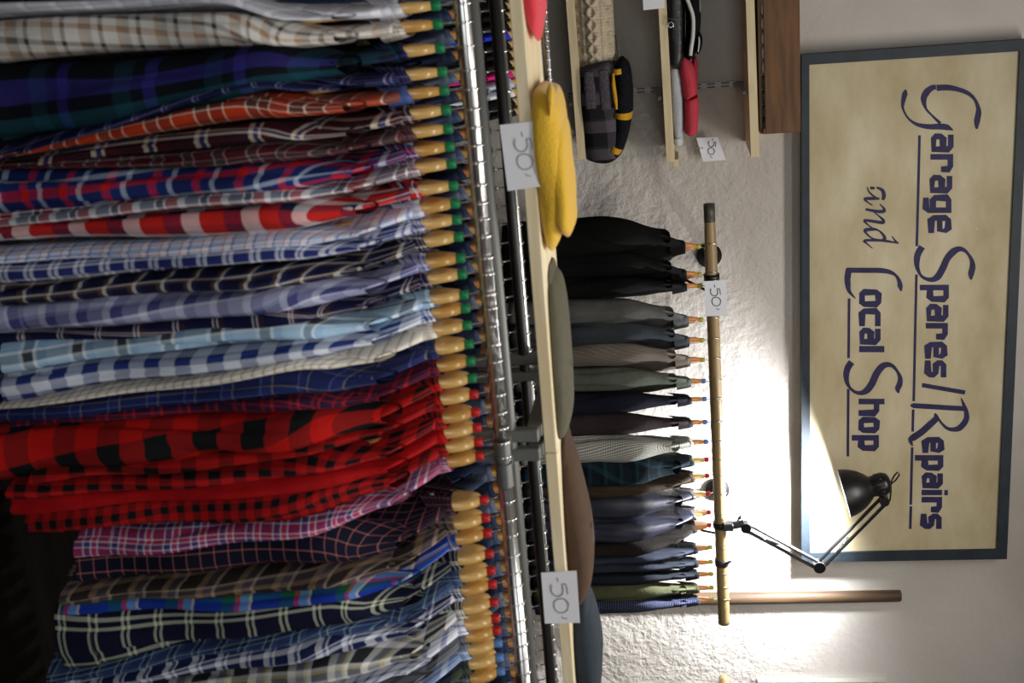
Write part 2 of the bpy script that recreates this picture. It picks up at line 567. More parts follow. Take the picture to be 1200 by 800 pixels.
def shirt(loc, rotz, label, material, seed, group, th=.012, b=.014, shear=0.0, dx=0.0, z_hem=-.80, z_cuff=-.80, sh=.20,
          cat='shirt', name='plaid_shirt', collar_m=None, far_sleeve=True, front=False, cuffs=True, button_m=None, amp=.004, uo=0.0, b0=None, z_b=(-.5, -.9)):
    t = thing(name, label, cat, loc, rotz, group)
    v, f, uv = body_mesh(seed, sh=sh, z_hem=z_hem, th=th, shear=shear, amp=amp)
    mobj('torso', v, f, material, t, uv)
    kw = dict(sh=sh, z_cuff=z_cuff, b=b, shear=shear, amp=amp, uo=uo, b0=b0, z_b=z_b)
    v, f, uv = sleeve_mesh(seed, -1, dx=dx, **kw); mobj('sleeve', v, f, material, t, uv)
    if cuffs:
        v, f, uv = cuff_mesh(seed, -1, dx=dx, **kw); mobj('cuff', v, f, material, t, uv)
    if far_sleeve:
        v, f, uv = sleeve_mesh(seed + 3, 1, sh=sh, z_cuff=z_cuff, b=min(b, .012)); mobj('sleeve', v, f, material, t, uv)
    v, f, uv = collar_mesh(seed); mobj('collar', v, f, collar_m or material, t, uv)
    if front:
        bts = []
        vv = []; ff = []; uu = []
        for i in range(13):
            z = -.15 - i * .05
            for y in (-.018, .018):
                x = -th - .0035 + fold(seed, y, z, amp) * .8 * sstep(.5, 2.5, (-.108 - z) / .077) + (shear(z) if callable(shear) else shear) * (-y / .25)
                vv.append((x, y, z)); uu.append((y + .4, z))
            if i: n = len(vv); ff.append((n - 4, n - 3, n - 1, n - 2))
            bb = MB(); bts.append(bb); bb.lathe((vv[-1][0] + .001, 0, z), (-1, 0, 0), [(0, .0055), (.002, .0055), (.0025, .004), (.0012, 0)], 10)
        pl = mobj('placket', vv, ff, material, t, uu)
        for bb in bts[::2]: bb.build('button', button_m or M_PAPER, pl)
    return t


# checks of the front rail, left to right: (label, size, warp stripes, weft stripes)
W = 'e4e3e6'
CHK = [
 ('pale grey shirt with a faint white check, first on the front rail', .05, [('b9bac4', 6), ('e0e0e6', 2), ('a2a4b2', 1)], None),
 ('beige and white flannel shirt with brown and charcoal check', .062, [('d2cec8', 6), ('a07c5c', 3), ('d2cec8', 4), ('3c3836', 2.6)], [('d2cec8', 6), ('a88a6c', 2.4), ('8c8682', 3), ('d2cec8', 3), ('4a4440', 2)]),
 ('large dark navy, violet and bottle green blackwatch shirt', .15, [('0a0d12', 2), ('154450', 3.5), ('0d1018', 1), ('322d78', 2.2), ('0d1018', 6)], [('0a0d12', 4), ('10303c', 3), ('0d1018', 2), ('2a2670', 2), ('0d1018', 4)]),
 ('fine pale windowpane navy shirt beside the blackwatch shirt', .05, [('15183a', 8), ('8f90b8', .5), ('15183a', 1), ('6a6aa0', .5)], None),
 ('rust red flannel shirt with white lines and blue lined collar', .085, [('a83418', 7), ('e8d8c4', .5), ('4a2e2a', 4), ('e8d8c4', .5), ('6a201a', 4), ('e8d8c4', .5)], None),
 ('dark maroon and navy shirt with cream blocks', .09, [('2c1620', 7), ('d8cdb8', 1.4), ('2a3a72', 1.6), ('d8cdb8', .8), ('40161c', 4)], None),
 ('dark maroon and grey shirt crossed by thin pale lines', .055, [('42161e', 6), ('8a8488', .6), ('34302f', 3), ('a87c7c', .5)], None),
 ('navy shirt with bright red bands and pale blue blocks', .075, [('1c2a66', 6), ('c4201e', 3.2), ('1c2a66', 3), ('b4c4d8', 2)], [('1c2650', 6), ('c4201e', 2.6), ('1c2a66', 3), ('b8c6d8', 1.6)]),
 ('grey, white and dark red shirt with narrow white lines', .075, [('6c7280', 4), (W, .6), ('1c2238', 2), (W, .6), ('a02422', 3.5), (W, 2.2)], None),
 ('red, navy and white shirt of large bold squares', .10, [('b82220', 4), ('14203e', 3.4), (W, 2.4), ('8c1e22', 3)], [('c22a22', 4), ('1a2440', 3), ('e0d8d8', 3)]),
 ('pale blue shirt with fine orange and navy lines', .036, [('b8c6e0', 4), ('c8643c', .6), ('e4e6ec', 2.4), ('3c5aa8', 1)], None),
 ('navy and white check shirt with paired white blocks', .044, [('27306c', 5), ('dfe2ec', 1.4), ('4a5490', .8), ('dfe2ec', 1.4)], None),
 ('dark navy shirt with brown and white small blocks', .05, [('161a34', 5), ('5c4430', 1.4), ('e2ddd2', 1.2), ('2a3058', 1.6)], None),
 ('lavender grey shirt of wide navy checks', .062, [('a6a8c4', 5), ('d4d4e4', 1), ('2c2f62', 3.6), ('7478a0', 1.2)], [('8c8eb2', 4), ('c4c6dc', 2), ('50548a', 3)]),
 ('midnight navy shirt with paired pinkish white lines', .07, [('14183a', 9), ('d8ccd0', .6), ('14183a', .8), ('d8ccd0', .6), ('3a2a28', 2)], None),
 ('sky blue shirt with charcoal blocks and white lines', .085, [('a4c4de', 5), ('d8e6f0', 1), ('3a3f48', 2.4), ('e6ecf0', .8), ('88b0d4', 2)], None),
 ('blue and white gingham shirt of large squares', .058, [('2b3a78', 1), ('d4dae6', 1)], None),
 ('cream shirt with a small brown check', .018, [('e6e2d8', 3), ('9a8468', 1.1), ('d8d2c4', 1)], None),
 ('dusky navy shirt with faint yellow and blue lines', .07, [('1c2450', 8), ('565e88', .5), ('222c60', 3), ('80785a', .5)], None),
 ('dark plum shirt with narrow red check', .05, [('2a1830', 5), ('8c1c24', 1.2), ('3a1c34', 2), ('b02428', 1)], None),
 ('red and black buffalo check shirt of largest squares', .088, [('b41814', 1), ('17181a', 1)], None),
 ('red and black check shirt tucked beside the buffalo check', .07, [('a81818', 3), ('1a1414', 2)], None),
 ('dark red and black shirt of small squares', .046, [('b41a1c', 1), ('15171a', 1)], None),
 ('plain bright red shirt', .06, [('a41216', 6), ('981014', 5)], None),
 ('red and black shirt of smallest buffalo squares', .030, [('a41618', 1), ('131416', 1)], None),
 ('magenta and lilac plaid shirt with white lines', .052, [('8e2c58', 3), ('d0ccdc', .5), ('3c3a74', 1.6), ('e0dcec', .5), ('c23a5c', 1.4), ('e0dcec', .5)], None),
 ('blackish navy shirt with thin salmon windowpane, right of the rail joint', .026, [('141526', 8), ('b46e66', .7)], None),
 ('brown and grey shirt with blurred tan bands', .07, [('2c2624', 5), ('8c745c', 2), ('4a4450', 2.4), ('a89484', 1)], None),
 ('royal blue shirt with green, red and sky bands', .11, [('1a3494', 5), ('1c5a44', 2.4), ('c8382c', .9), ('78a8e0', 1.6), ('e0d8b8', .5)], None),
 ('navy shirt with paired cream windowpane lines', .062, [('14162c', 7), ('c8ccb4', .8), ('14162c', .9), ('c8ccb4', .8)], None),
 ('slate blue shirt with sage and pale lines', .05, [('2c3a60', 4), ('7c9cb8', .6), ('1a2444', 2), ('9ab0a0', .5), ('3c4c78', 2)], None),
 ('navy and white shirt of broken checks', .05, [('1a2248', 4), ('dadce6', 1.8), ('4a5480', 1), ('dadce6', .6)], None),
 ('charcoal and white shirt with yellow lines', .08, [('2a2c30', 4), ('d8d8d8', 2), ('7c8088', 2), ('c8bc84', .8), ('dcdcdc', 1)], None),
 ('white and blue small check shirt near the right end', .03, [('dfe2ea', 3), ('4c5c98', 1.4)], None),
 ('grey flannel shirt with black check', .05, [('6c6e74', 3), ('1c1d20', 1.6)], None),
 ('washed blue check shirt', .04, [('6a80ac', 3), ('c8d0e0', 1)], None),
 ('olive and navy check shirt', .05, [('3c4434', 3), ('1a2238', 2)], None),
 ('dark grey check shirt at the end of the front rail', .05, [('34363c', 3), ('888a90', 1)], None),
]
HY = [4, 26, 54, 82, 104, 127, 149, 170, 190, 216, 237, 256, 276, 301, 320, 344, 360, 380, 402, 422, 442, 461, 482, 500, 517, 533,
      585, 606, 624, 648, 668, 684, 705, 724, 738, 753, 770, 786]
BAND = [(-8, 10), (12, 54), (50, 114), (104, 122), (118, 150), (146, 170), (168, 194), (192, 226), (221, 244), (239, 276), (273, 293), (290, 316),
        (313, 337), (336, 373), (367, 391), (384, 415), (410, 436), (431, 449), (444, 475), (467, 489), (486, 541), (530, 548), (543, 563),
        (558, 586), (580, 619), (610, 633), (630, 674), (672, 691), (688, 710), (708, 752), (748, 765), (760, 787), (783, 812)]
BAND0 = [(-2, 14), (22, 72), (76, 180), (176, 183), (179, 188), (186, 192), (189, 196), (193, 243), (243, 264), (264, 287), (287, 303), (303, 330),
         (327, 352), (350, 392), (386, 402), (400, 437), (437, 470), (469, 477), (475, 494), (490, 500), (500, 560), (552, 566), (560, 575), (575, 600), (598, 634),
         (630, 654), (652, 682), (686, 706), (704, 716), (712, 792), (784, 800), (796, 822), (815, 842)]
ZF, YF = 1.340, 2.128
RR = .0145                                       # rail tube radius
rnd = random.Random(4)
def rail_px(py): return 542 + (613 - 542) * py / 800.0
for i, (lab, size, wp, wf) in enumerate(CHK):
    x = at(rail_px(HY[i]), HY[i], YF).x
    m = plaid('check_' + str(i), wp, wf, size)
    if i < len(BAND):
        lo, hi = BAND[i]
        xa, xb = at(250, lo, YF - .24).x, at(250, hi, YF - .24).x
        sx = (xa + xb) / 2 - x; hb = (xb - xa) / 2 * .98
        ya, yb = at(20, BAND0[i][0], YF - .24).x, at(20, BAND0[i][1], YF - .24).x
        sx0 = (ya + yb) / 2 - x; hb0 = max(.006, (yb - ya) / 2 * .98)
        zb = (at(250, lo, YF - .24).z - ZF, at(20, lo, YF - .24).z - ZF)
    else:
        sx = sx0 = .02; hb = hb0 = .011; zb = (-.5, -.9)
    def shear_f(z, p=sx, q=sx0, zz=zb):
        return .9 * (p + (q - p) * min(1.1, max(-.6, (z - zz[0]) / (zz[1] - zz[0]))))
    gnew = 'shirts hanging on the front rail'
    cm = None
    hem = rnd.uniform(-.86, -.78)
    cuff = rnd.uniform(-.88, -.80)
    if i == 20: cuff = -.875; hem = -.86
    if i in (25, 26): cuff = -.76; hem = -.78
    if i == 29: cuff = -.83; hem = -.85
    rz = rnd.uniform(-.03, .03)
    if i == 4: cm = mat('denim_blue_cotton', '4a5c94', 0.9, var=.15, scale=30)
    o = shirt((x, YF, ZF), rz, lab, m, i + 1, gnew, th=.0115, b=max(.0085, min(hb, .05)), b0=hb0, z_b=zb, shear=shear_f, dx=sx * .1,
              z_hem=hem, z_cuff=cuff, collar_m=cm, front=(i in (12, 26, 33)), amp=.0035 if hb < .02 else .006, uo=(-.057 if i == 2 else 0))
    short = lab.split(',')[0].split(' crossed')[0].split(' and bottle green')[0].split(' with ')[0].split(' of ')[0].split(' beside ')[0].split(' tucked')[0].split(' near')[0].split(' at ')[0]
    ring = M_GREEN if i < 21 else (M_RED if i < 35 else M_BLUEP)
    ringn = 'green' if i < 21 else ('red' if i < 35 else 'blue')
    hanger((x, YF, ZF), rz, 'wooden hanger with %s neck ring holding the %s' % (ringn, short), (M_HANG, M_HANG2, M_HANG)[i % 3], ring, RR, 'wooden hangers on the front rail')

# ------------------------------------------------------------------ rear rail of the double rack: dark denim and navy shirts
ZR, YR = 1.315, 2.73
dn = [mat('dark_denim_' + str(k), c, .9, var=.2, scale=40, bump=.15, bscale=120) for k, c in enumerate(('3a4660', '28324c', '4c566c', '1e263a', '586276', '2c3448'))]
rear_protos = []
for k in range(6):
    pass
xr0 = at(583, -12, YR).x; xr1 = at(645, 815, YR).x
NR = 42
srcs = {}
for i in range(NR):
    x = xr0 + (xr1 - xr0) * i / (NR - 1)
    rz = rnd.uniform(-.03, .03)
    k = i % 6
    tone = ('dusky blue', 'dark navy', 'grey blue', 'blackish navy', 'pale slate', 'charcoal blue')[k]
    lab = tone + ' denim shirt hanging on the rear rail behind the checked shirts'
    if k not in srcs:
        t = shirt((x, YR, ZR), rz, lab, dn[k], 60 + k, tone + ' denim shirts on the rear rail', th=.013, b=.014, name='denim_shirt', cuffs=False)
        srcs[k] = t
    else:
        t = srcs[k].copy(); t['group'] = tone + ' denim shirts on the rear rail'; COL.objects.link(t); t.location = (x, YR, ZR); t.rotation_euler = (0, 0, rz)
        for ch in list(srcs[k].children):
            c = ch.copy(); COL.objects.link(c); c.parent = t
    hanger((x, YR, ZR), rz, ('golden', 'orange brown')[i % 2] + ' wooden hanger on the rear rail inside the %s denim shirt' % tone, (M_HANG2, M_HANG3)[i % 2], M_BLACK, RR, tone + ' shirt hangers on the rear rail')

# ------------------------------------------------------------------ third rail at the left, behind the plank
ZT, YT = 1.34, 3.48
cols = [('black', '0d0d0e'), ('black', '121212'), ('black', '0f0f10'), ('cobalt blue', '2434b4'), ('black', '0e0e0f'), ('black', '101013'), ('black', '111111'),
        ('magenta', 'c22474'), ('pale blue', 'a8b8cc'), ('white', 'cfd0d4'), ('black', '0d0d0e'), ('black', '101010')]
seen_black = None
for i, (cn, hx) in enumerate(cols):
    py = 3 + i * 11.2
    x = at(636 + .09 * py, py, YT).x
    if cn == 'black': lab, g = 'black shirt on the third rail behind the plank', 'black shirts on the third rail'
    else: lab, g = cn + ' shirt on the third rail, seen between the tubes', 'coloured shirts on the third rail'
    m_ = mat('plain_' + cn.replace(' ', '_') + str(i), hx, .9)
    shirt((x, YT, ZT), 0, lab, m_, 80 + i, g, th=.010, b=.011, name='plain_shirt', cuffs=False)
    hl = 'pale wooden hanger on the third rail' if cn == 'black' else 'wooden hanger on the third rail holding the %s shirt' % cn
    hanger((x, YT, ZT), 0, hl, M_HANG, M_CLEAR, .011, 'hangers on the third rail')
x1 = at(645, 112, YT).x
t = thing('garment_rack', 'thin chrome rail rack standing against the back wall at far left', 'rack', (x1, YT, 0))
b = MB(); b.tube([(-1.6, 0, ZT), (.02, 0, ZT)], .011, 12); b.build('rail', M_CHROME, t, True)
for xx in (.0, -1.6):
    b = MB(); b.tube([(xx, 0, .04), (xx, 0, ZT)], .012, 10); b.build('upright', M_BLACKTUBE, t, True)
    b = MB(); b.box((xx - .02, -.25, 0), (xx + .02, .25, .04), .006); b.build('foot', M_BLACKTUBE, t)

# ------------------------------------------------------------------ the double rack
t = thing('double_garment_rack', 'long double garment rack of chrome rails and grey and black tubes', 'rack', (0.7, (YF + YR) / 2, 0))
def rk(p): return (p[0] - .7, p[1] - (YF + YR) / 2, p[2])
xa, xb = -.7, 2.35
xj = at(590, 541, YF).x
b = MB(); b.tube([rk((xa, YF, ZF)), rk((xj - .008, YF, ZF))], RR, 18); b.build('front_rail', M_CHROME, t, True)
b = MB(); b.tube([rk((xj + .008, YF, ZF)), rk((xb, YF, ZF))], RR, 18); b.build('front_rail', M_CHROME, t, True)
b = MB(); b.tube([rk((xj - .045, YF, ZF)), rk((xj - .004, YF, ZF))], RR + .002, 18); b.tube([rk((xj + .002, YF, ZF)), rk((xj + .05, YF, ZF))], RR + .002, 18)
b.tube([rk((xj - .005, YF, ZF)), rk((xj + .004, YF, ZF))], RR - .002, 18)
b.build('joint_sleeve', M_GREY, t, True, 40)
b = MB(); b.tube([rk((xa, YR, ZR)), rk((xb, YR, ZR))], RR, 18); b.build('rear_rail', M_CHROME, t, True)
yfi, zfi = YF + .07, ZF + .007
yri, zri = YR - .07, ZR + .006
b = MB(); b.tube([rk((xa, yfi, zfi)), rk((xb, yfi, zfi))], .0125, 14); b.build('front_frame_tube', M_GREY, t, True)
b = MB(); b.tube([rk((xa, yri, zri)), rk((xb, yri, zri))], .0125, 14); b.build('rear_frame_tube', M_BLACKTUBE, t, True)
YP = YF + .10                                     # front of the plank
ZPL = 1.409                                       # underside of the plank
for xx in (at(608, 531, yfi).x, at(606, 509, yfi).x, xa + .05, xb - .05):
    for yy in (yfi, yri):
        b = MB(); b.box(rk((xx - .013, yy - .013, 0)), rk((xx + .013, yy + .013, ZPL - .004)), .003); b.build('post', M_GREY, t)
    b = MB(); b.box(rk((xx - .012, yfi, .30)), rk((xx + .012, yri, .33)), .003); b.build('cross_bar', M_GREY, t)
    b = MB(); b.box(rk((xx - .012, YF - .004, ZF - .012)), rk((xx + .012, yfi, ZF + .012)), .003); b.build('rail_bracket', M_GREY, t)
    b = MB(); b.box(rk((xx - .012, yri, ZR - .012)), rk((xx + .012, YR + .004, ZR + .012)), .003); b.build('rail_bracket', M_GREY, t)
    b = MB(); b.box(rk((xx - .012, yfi + .015, ZPL - .03)), rk((xx + .012, yri - .015, ZPL - .0005)), .0015); b.build('plank_support', M_GREY, t)

# planks on top
xs = at(644, 531, YP).x
for (u0, u1, lb) in ((-.75, xs - .0008, 'pale pine plank on the double rack, left of its seam, under the yellow knit'),
                     (xs + .0008, 2.4, 'pale pine plank on the double rack, right of its seam, under the slate cap')):
    b = MB(); b.box((u0, YP, ZPL), (u1, YP + .26, ZPL + .024), .0015)
    tag(b.build('pine_plank', M_PINE), lb, 'plank')
ZTOP = ZPL + .024


# ------------------------------------------------------------------ soft lumps
def lump(name, pts, y, dh, material, parent=None, n=26, N=22, power=.8, seed=1, amp=.0, uvs=True, yprof=None, flat=None):
    """soft cloth body: pts are (px, py, half width px) along a spine in the plane Y = y; dh half depth"""
    P = [at(a, c, y) for a, c, _ in pts]
    R = []
    for (a, c, w) in pts:
        R.append((at(a + w, c, y) - at(a, c, y)).length if w > 0 else .0005)
    # resample the spine with Catmull-Rom
    def cr(A, t):
        m = len(A) - 1; s = t * m; i = min(int(s), m - 1); f = s - i
        p0, p1, p2, p3 = A[max(i - 1, 0)], A[i], A[i + 1], A[min(i + 2, m)]
        return .5 * ((2 * p1) + (p2 - p0) * f + (2 * p0 - 5 * p1 + 4 * p2 - p3) * f * f + (3 * p1 - p0 - 3 * p2 + p3) * f ** 3)
    v = []; f = []; uv = []
    L = 0; prev = None
    for i in range(n + 1):
        t = i / n
        c = cr(P, t); r = max(.0004, cr(R, t))
        e = cr(P, min(1, t + .02)) - cr(P, max(0, t - .02)); e.y = 0; e.normalize()
        nr = Vector((-e.z, 0, e.x))
        if prev is not None: L += (c - prev).length
        prev = c
        rmax = max(R)
        d = dh * min(1, (r / rmax) ** .5) if yprof is None else dh * yprof(t)
        for j in range(N + 1):
            a = 2 * PI * j / N
            ca, sa = math.cos(a), math.sin(a)
            X = r * (abs(ca) ** power) * (1 if ca > 0 else -1)
            Y = d * (abs(sa) ** power) * (1 if sa > 0 else -1)
            w = 1 + amp * (math.sin(5 * a + 11 * t + seed) + .7 * math.sin(3 * a - 17 * t + 2 * seed)) / 1.7
            q = c + nr * X * w + Vector((0, Y * w, 0))
            if flat is not None and q.z < flat: q.z = flat
            v.append(q); uv.append((a / (2 * PI) * 4 * (r * .5 + dh * .5), L))
    for i in range(n):
        for j in range(N):
            f.append((i * (N + 1) + j, (i + 1) * (N + 1) + j, (i + 1) * (N + 1) + j + 1, i * (N + 1) + j + 1))
    f.append(tuple(range(N))); f.append(tuple(reversed(range(n * (N + 1), n * (N + 1) + N))))
    return mobj(name, v, f, material, parent, uv)


M_YEL = mat('mustard_knit', 'd8ac34', .95, bump=.3, bscale=180, sheen=.3)
M_CORAL = mat('coral_knit', 'd83a48', .95, bump=.3, bscale=180, sheen=.3)
M_OLIVE = mat('olive_grey_felt', '5b584a', .95, var=.08, scale=40, bump=.15, bscale=200)
M_BRN = mat('brown_felt', '4d3c30', .95, var=.08, scale=40, bump=.15, bscale=200)
M_SLATE = mat('slate_blue_felt', '2f363d', .9, var=.08, scale=40, bump=.15, bscale=200)

yk = YP + .10
t = thing('folded_knit', 'mustard yellow folded knit lying over the plank edge', 'jumper', at(650, 200, yk))
def rel(o, t):
    o.parent = t; o.location = -Vector(t.location); return o
rel(lump('knit_body', [(641, 99, 2), (640, 104, 13), (641, 122, 19), (645, 160, 20), (648, 200, 19), (650, 235, 16), (650, 262, 12), (649, 280, 7), (649, 290, 1)], yk, .115, M_YEL, amp=.04, n=44, power=.68), t)
rel(lump('knit_fold', [(655, 130, 2), (656, 150, 10), (657, 190, 13), (660, 222, 14), (663, 245, 12), (666, 260, 9), (667, 268, 5), (666, 274, 1)], yk - .012, .10, M_YEL, amp=.05, seed=3, n=36, power=.75), t)
rel(lump('knit_tuck', [(643, 98, .5), (645, 103, 4), (645, 112, 4.5), (645, 124, 2.5), (645, 136, .5)], yk - .110, .014, M_YEL, seed=5, amp=.05), t)

t = thing('folded_knit', 'coral red folded knit at the far left of the plank', 'jumper', at(624, 0, yk))
rel(lump('knit_body', [(617, -120, 5), (619, -70, 14), (623, -20, 15), (627, 15, 11), (630, 34, 6), (632, 47, 1)], yk, .10, M_CORAL, amp=.04), t)
rel(lump('knit_fold', [(630, -110, 3), (631, -60, 7), (633, -10, 6), (634, 18, 4), (633, 36, .5)], yk + .02, .08, M_CORAL, amp=.04, seed=2), t)


def cap(label, spine, brim, m, y):
    t = thing('flat_cap', label, 'cap', at(spine[3][0], spine[3][1], y))
    rel(lump('crown', spine, y, .105, m, amp=.025, n=34, power=.7, flat=ZTOP + .001), t)
    rel(lump('peak', brim, y, .07, m, amp=.0, n=14, power=.6, flat=ZTOP + .0005), t)
    q = at(spine[4][0] + spine[4][2], spine[4][1], y)
    b = MB(); b.lathe(q - Vector((0, 0, .002)), (0, 0, 1), [(0, .008), (.002, .008), (.004, .005), (.0045, 0)], 12)
    rel(b.build('button', m, None, True), t)
yc = YP + .13
cap('olive grey felt flat cap lying on the plank beside the yellow knit',
    [(645, 314, 1), (649, 330, 8), (652, 355, 11), (654, 390, 12.5), (656, 425, 13), (658, 455, 13), (659, 480, 12), (658, 496, 8), (656, 503, 1)],
    [(645, 306, 1), (646, 318, 4), (649, 345, 4), (652, 370, 1)], M_OLIVE, yc)
cap('brown felt flat cap with a soft crease, middle of the three caps',
    [(663, 505, 1), (664, 520, 5), (667, 545, 10), (671, 580, 14.5), (676, 615, 17), (679, 645, 17), (680, 672, 14), (678, 690, 8), (676, 698, 1)],
    [(662, 500, 1), (663, 515, 4), (665, 540, 5), (668, 560, 1)], M_BRN, yc)
cap('slate blue felt flat cap nearest the right end of the plank',
    [(684, 690, 1), (683, 700, 8), (683, 715, 14), (684, 735, 18), (686, 755, 19.5), (687, 775, 19), (687, 795, 17), (686, 815, 10), (685, 830, 1)],
    [(685, 684, 1), (684, 694, 6), (684, 708, 7), (684, 725, 1)], M_SLATE, yc)

b = MB(); q0 = at(705, 752, YP + .40); q1 = at(695, 815, YP + .40)
b.prism([q0 + Vector((0, 0, .002)), q1 + Vector((0, 0, .003)), q1 - Vector((0, 0, .006)), q0 - Vector((0, 0, .004))], (0, .012, 0))
tag(b.build('pine_offcut', M_PINE), 'thin pale pine offcut end showing behind the slate cap', 'wood')


# ------------------------------------------------------------------ ribbons for writing
RIB = 0
def ribbon(bm_, pts, widths, y, thick=.0006, n_sub=4):
    """a flat stroke through pixel points lying on the plane Y = y"""
    m = len(pts)
    P = [np.array(p_, float) for p_ in pts]
    if n_sub > 1 and m > 2:
        Q = []; Wd = []
        for i in range(m - 1):
            p0, p1, p2, p3 = P[max(i - 1, 0)], P[i], P[i + 1], P[min(i + 2, m - 1)]
            for s in range(n_sub):
                f = s / n_sub
                Q.append(.5 * ((2 * p1) + (p2 - p0) * f + (2 * p0 - 5 * p1 + 4 * p2 - p3) * f * f + (3 * p1 - p0 - 3 * p2 + p3) * f ** 3))
                Wd.append(widths[i] * (1 - f) + widths[i + 1] * f)
        Q.append(P[-1]); Wd.append(widths[-1]); P, widths = Q, Wd; m = len(P)
    L = []; R = []
    for i in range(m):
        a = P[max(i - 1, 0)]; c = P[min(i + 1, m - 1)]
        d = c - a; d = d / (np.linalg.norm(d) + 1e-9)
        nn = np.array([-d[1], d[0]])
        k = 1.0
        if 0 < i < m - 1:
            d1 = (P[i] - P[i - 1]); d1 /= np.linalg.norm(d1) + 1e-9
            k = 1 / max(.5, abs(d1[0] * d[0] + d1[1] * d[1]))
        h = widths[i] / 2 * k
        L.append(P[i] + nn * h); R.append(P[i] - nn * h)
    v = [at(q[0], q[1], y) for q in L] + [at(q[0], q[1], y) for q in R]
    global RIB
    RIB = (RIB + 1) % 12
    thick = thick + RIB * .00004
    f = [(i, i + 1, m + i + 1, m + i) for i in range(m - 1)]
    # give the paint its thickness towards the room
    v2 = [x + Vector((0, -thick - (q_ % m) * .00003, 0)) for q_, x in enumerate(v)]
    k = len(v)
    faces = [tuple(j + k for j in q) for q in f]
    for i in range(m - 1):
        faces.append((i, i + 1, i + 1 + k, i + k)); faces.append((m + i, m + i + k, m + i + 1 + k, m + i + 1))
    bm_.add(v + v2, faces)


FIFTY = [([(611.2, 154.5), (612.4, 159.8)], 1.1),
         ([(623.7, 175.3), (623.2, 169), (621.5, 162.8), (617.5, 163.2), (618.3, 169.5), (617, 175), (612, 177.6), (606.5, 175.5), (603.2, 169.5), (604.2, 162.6)], 1.1),
         ([(624.6, 188), (622.5, 195.5), (616, 198.6), (609.5, 196.5), (606.3, 190), (607.6, 183.5), (613, 180.6), (620, 181.6), (624, 186), (624.6, 189)], 1.1),
         ([(615, 203.3), (618.5, 206)], .9), ([(616.8, 205.4), (622.3, 206.2)], .9)]
def price_card(label, corners, y, off=None, s=1.0, rot=0.0, ink=None, wmul=1.0):
    P = [at(a, c, y) for a, c in corners]
    t = thing('price_card', label, 'price card', (sum(P, Vector()) / 4))
    b = MB(); b.prism(P, (0, .0012, 0)); rel(b.build('card', M_PAPER), t)
    if off:
        b = MB()
        for pts, w in FIFTY:
            q = []
            for (a, c) in pts:
                da, dc = (a - 613.5) * s, (c - 181) * s
                q.append((off[0] + da * math.cos(rot) - dc * math.sin(rot), off[1] + da * math.sin(rot) + dc * math.cos(rot)))
            ribbon(b, q, [w * s * wmul] * len(q), y - .0004, .0003)
        rel(b.build('handwriting', ink or M_INK), t)
    return t
price_card('white handwritten minus fifty card on the plank beside the yellow knit', [(585.5, 146.5), (633.5, 141.2), (641, 217.5), (595, 223.8)], YP - .006, (613.5, 181))
price_card('white handwritten minus fifty card on the plank below the slate cap', [(634, 671), (675.5, 668.5), (679.5, 729.5), (638.5, 730.5)], YP - .006, (656, 701.5), .93, -.03)

# ------------------------------------------------------------------ bamboo rail on the wall with coats
YB = 4.42
A, B = at(831, 241, YB), at(848.5, 730, YB)
BR = .0235
t = thing('bamboo_rail', 'brown bamboo clothes rail across the white wall', 'rail', (A + B) / 2)
def lerp(a, c, s): return a + (c - a) * s
pts = []; rad = []
node = [.055, .10, .16, .245, .30, .385, .44, .50, .56, .61, .66, .71, .75, .79, .835, .88, .92, .955]
for i in range(121):
    s = i / 120
    d = min(abs(s - q) for q in node)
    pts.append(lerp(A, B, s)); rad.append(BR * (.84 + .16 * sstep(0, .16, s)) * (1 + .07 * math.exp(-(d / .004) ** 2)))
b = MB(); b.tube(pts, rad, 16); rel(b.build('bamboo_cane', M_BAMBOO, None, True), t)
b = MB(); b.tube([lerp(A, B, -.004), lerp(A, B, .034)], BR * .88, 16); rel(b.build('end_ferrule', mat('dull_dark_metal', '4c463e', .5, .3), None, True), t)
for s, nm in ((.155, 'wall_flange'), (.742, 'wall_flange')):
    q = lerp(A, B, s)
    b = MB(); b.lathe((q.x, YW, q.z), (0, -1, 0), [(0, .0), (0, .05), (.012, .05), (.018, .02), (YW - YB - .02, .014)], 20)
    b.lathe((q.x - .012, YB, q.z), (1, 0, 0), [(0, BR + .001), (0, BR + .006), (.024, BR + .006), (.024, BR + .001)], 20)
    rel(b.build(nm, M_BLACK, None, True), t)
q = lerp(A, B, .838)
b = MB(); b.lathe((q.x - .014, YB, q.z), (1, 0, 0), [(0, BR * .9), (0, BR + .004), (.028, BR + .004), (.028, BR * .9)], 20)
b.tube([(q.x, YB - BR, q.z + .01), (q.x - .02, YB - BR - .01, q.z + BR + .012)], .005, 8)
rel(b.build('strap_band', mat('dark_rubber', '2b2b2e', .6), None, True), t)
# thin stays of the fixing
for (p0, p1, lb) in (((802, 327), (829, 341), 'thin black stay under the left part of the bamboo rail'), ((821, 621), (842, 625), 'short black stay beside the lamp clamp')):
    b = MB(); b.tube([at(p0[0], p0[1], YB + .02), at(p1[0], p1[1], YB + .01)], .005, 8)
    tag(b.build('metal_stay', M_BLACK, None, True), lb, 'stay')
price_card('small white minus fifty card hanging on the bamboo rail', [(825.5, 329.5), (850.5, 328), (852.5, 369.5), (827, 370.5)], YB - BR - .008, (838.5, 348.5), .56, 0, M_INK2, 1.6)

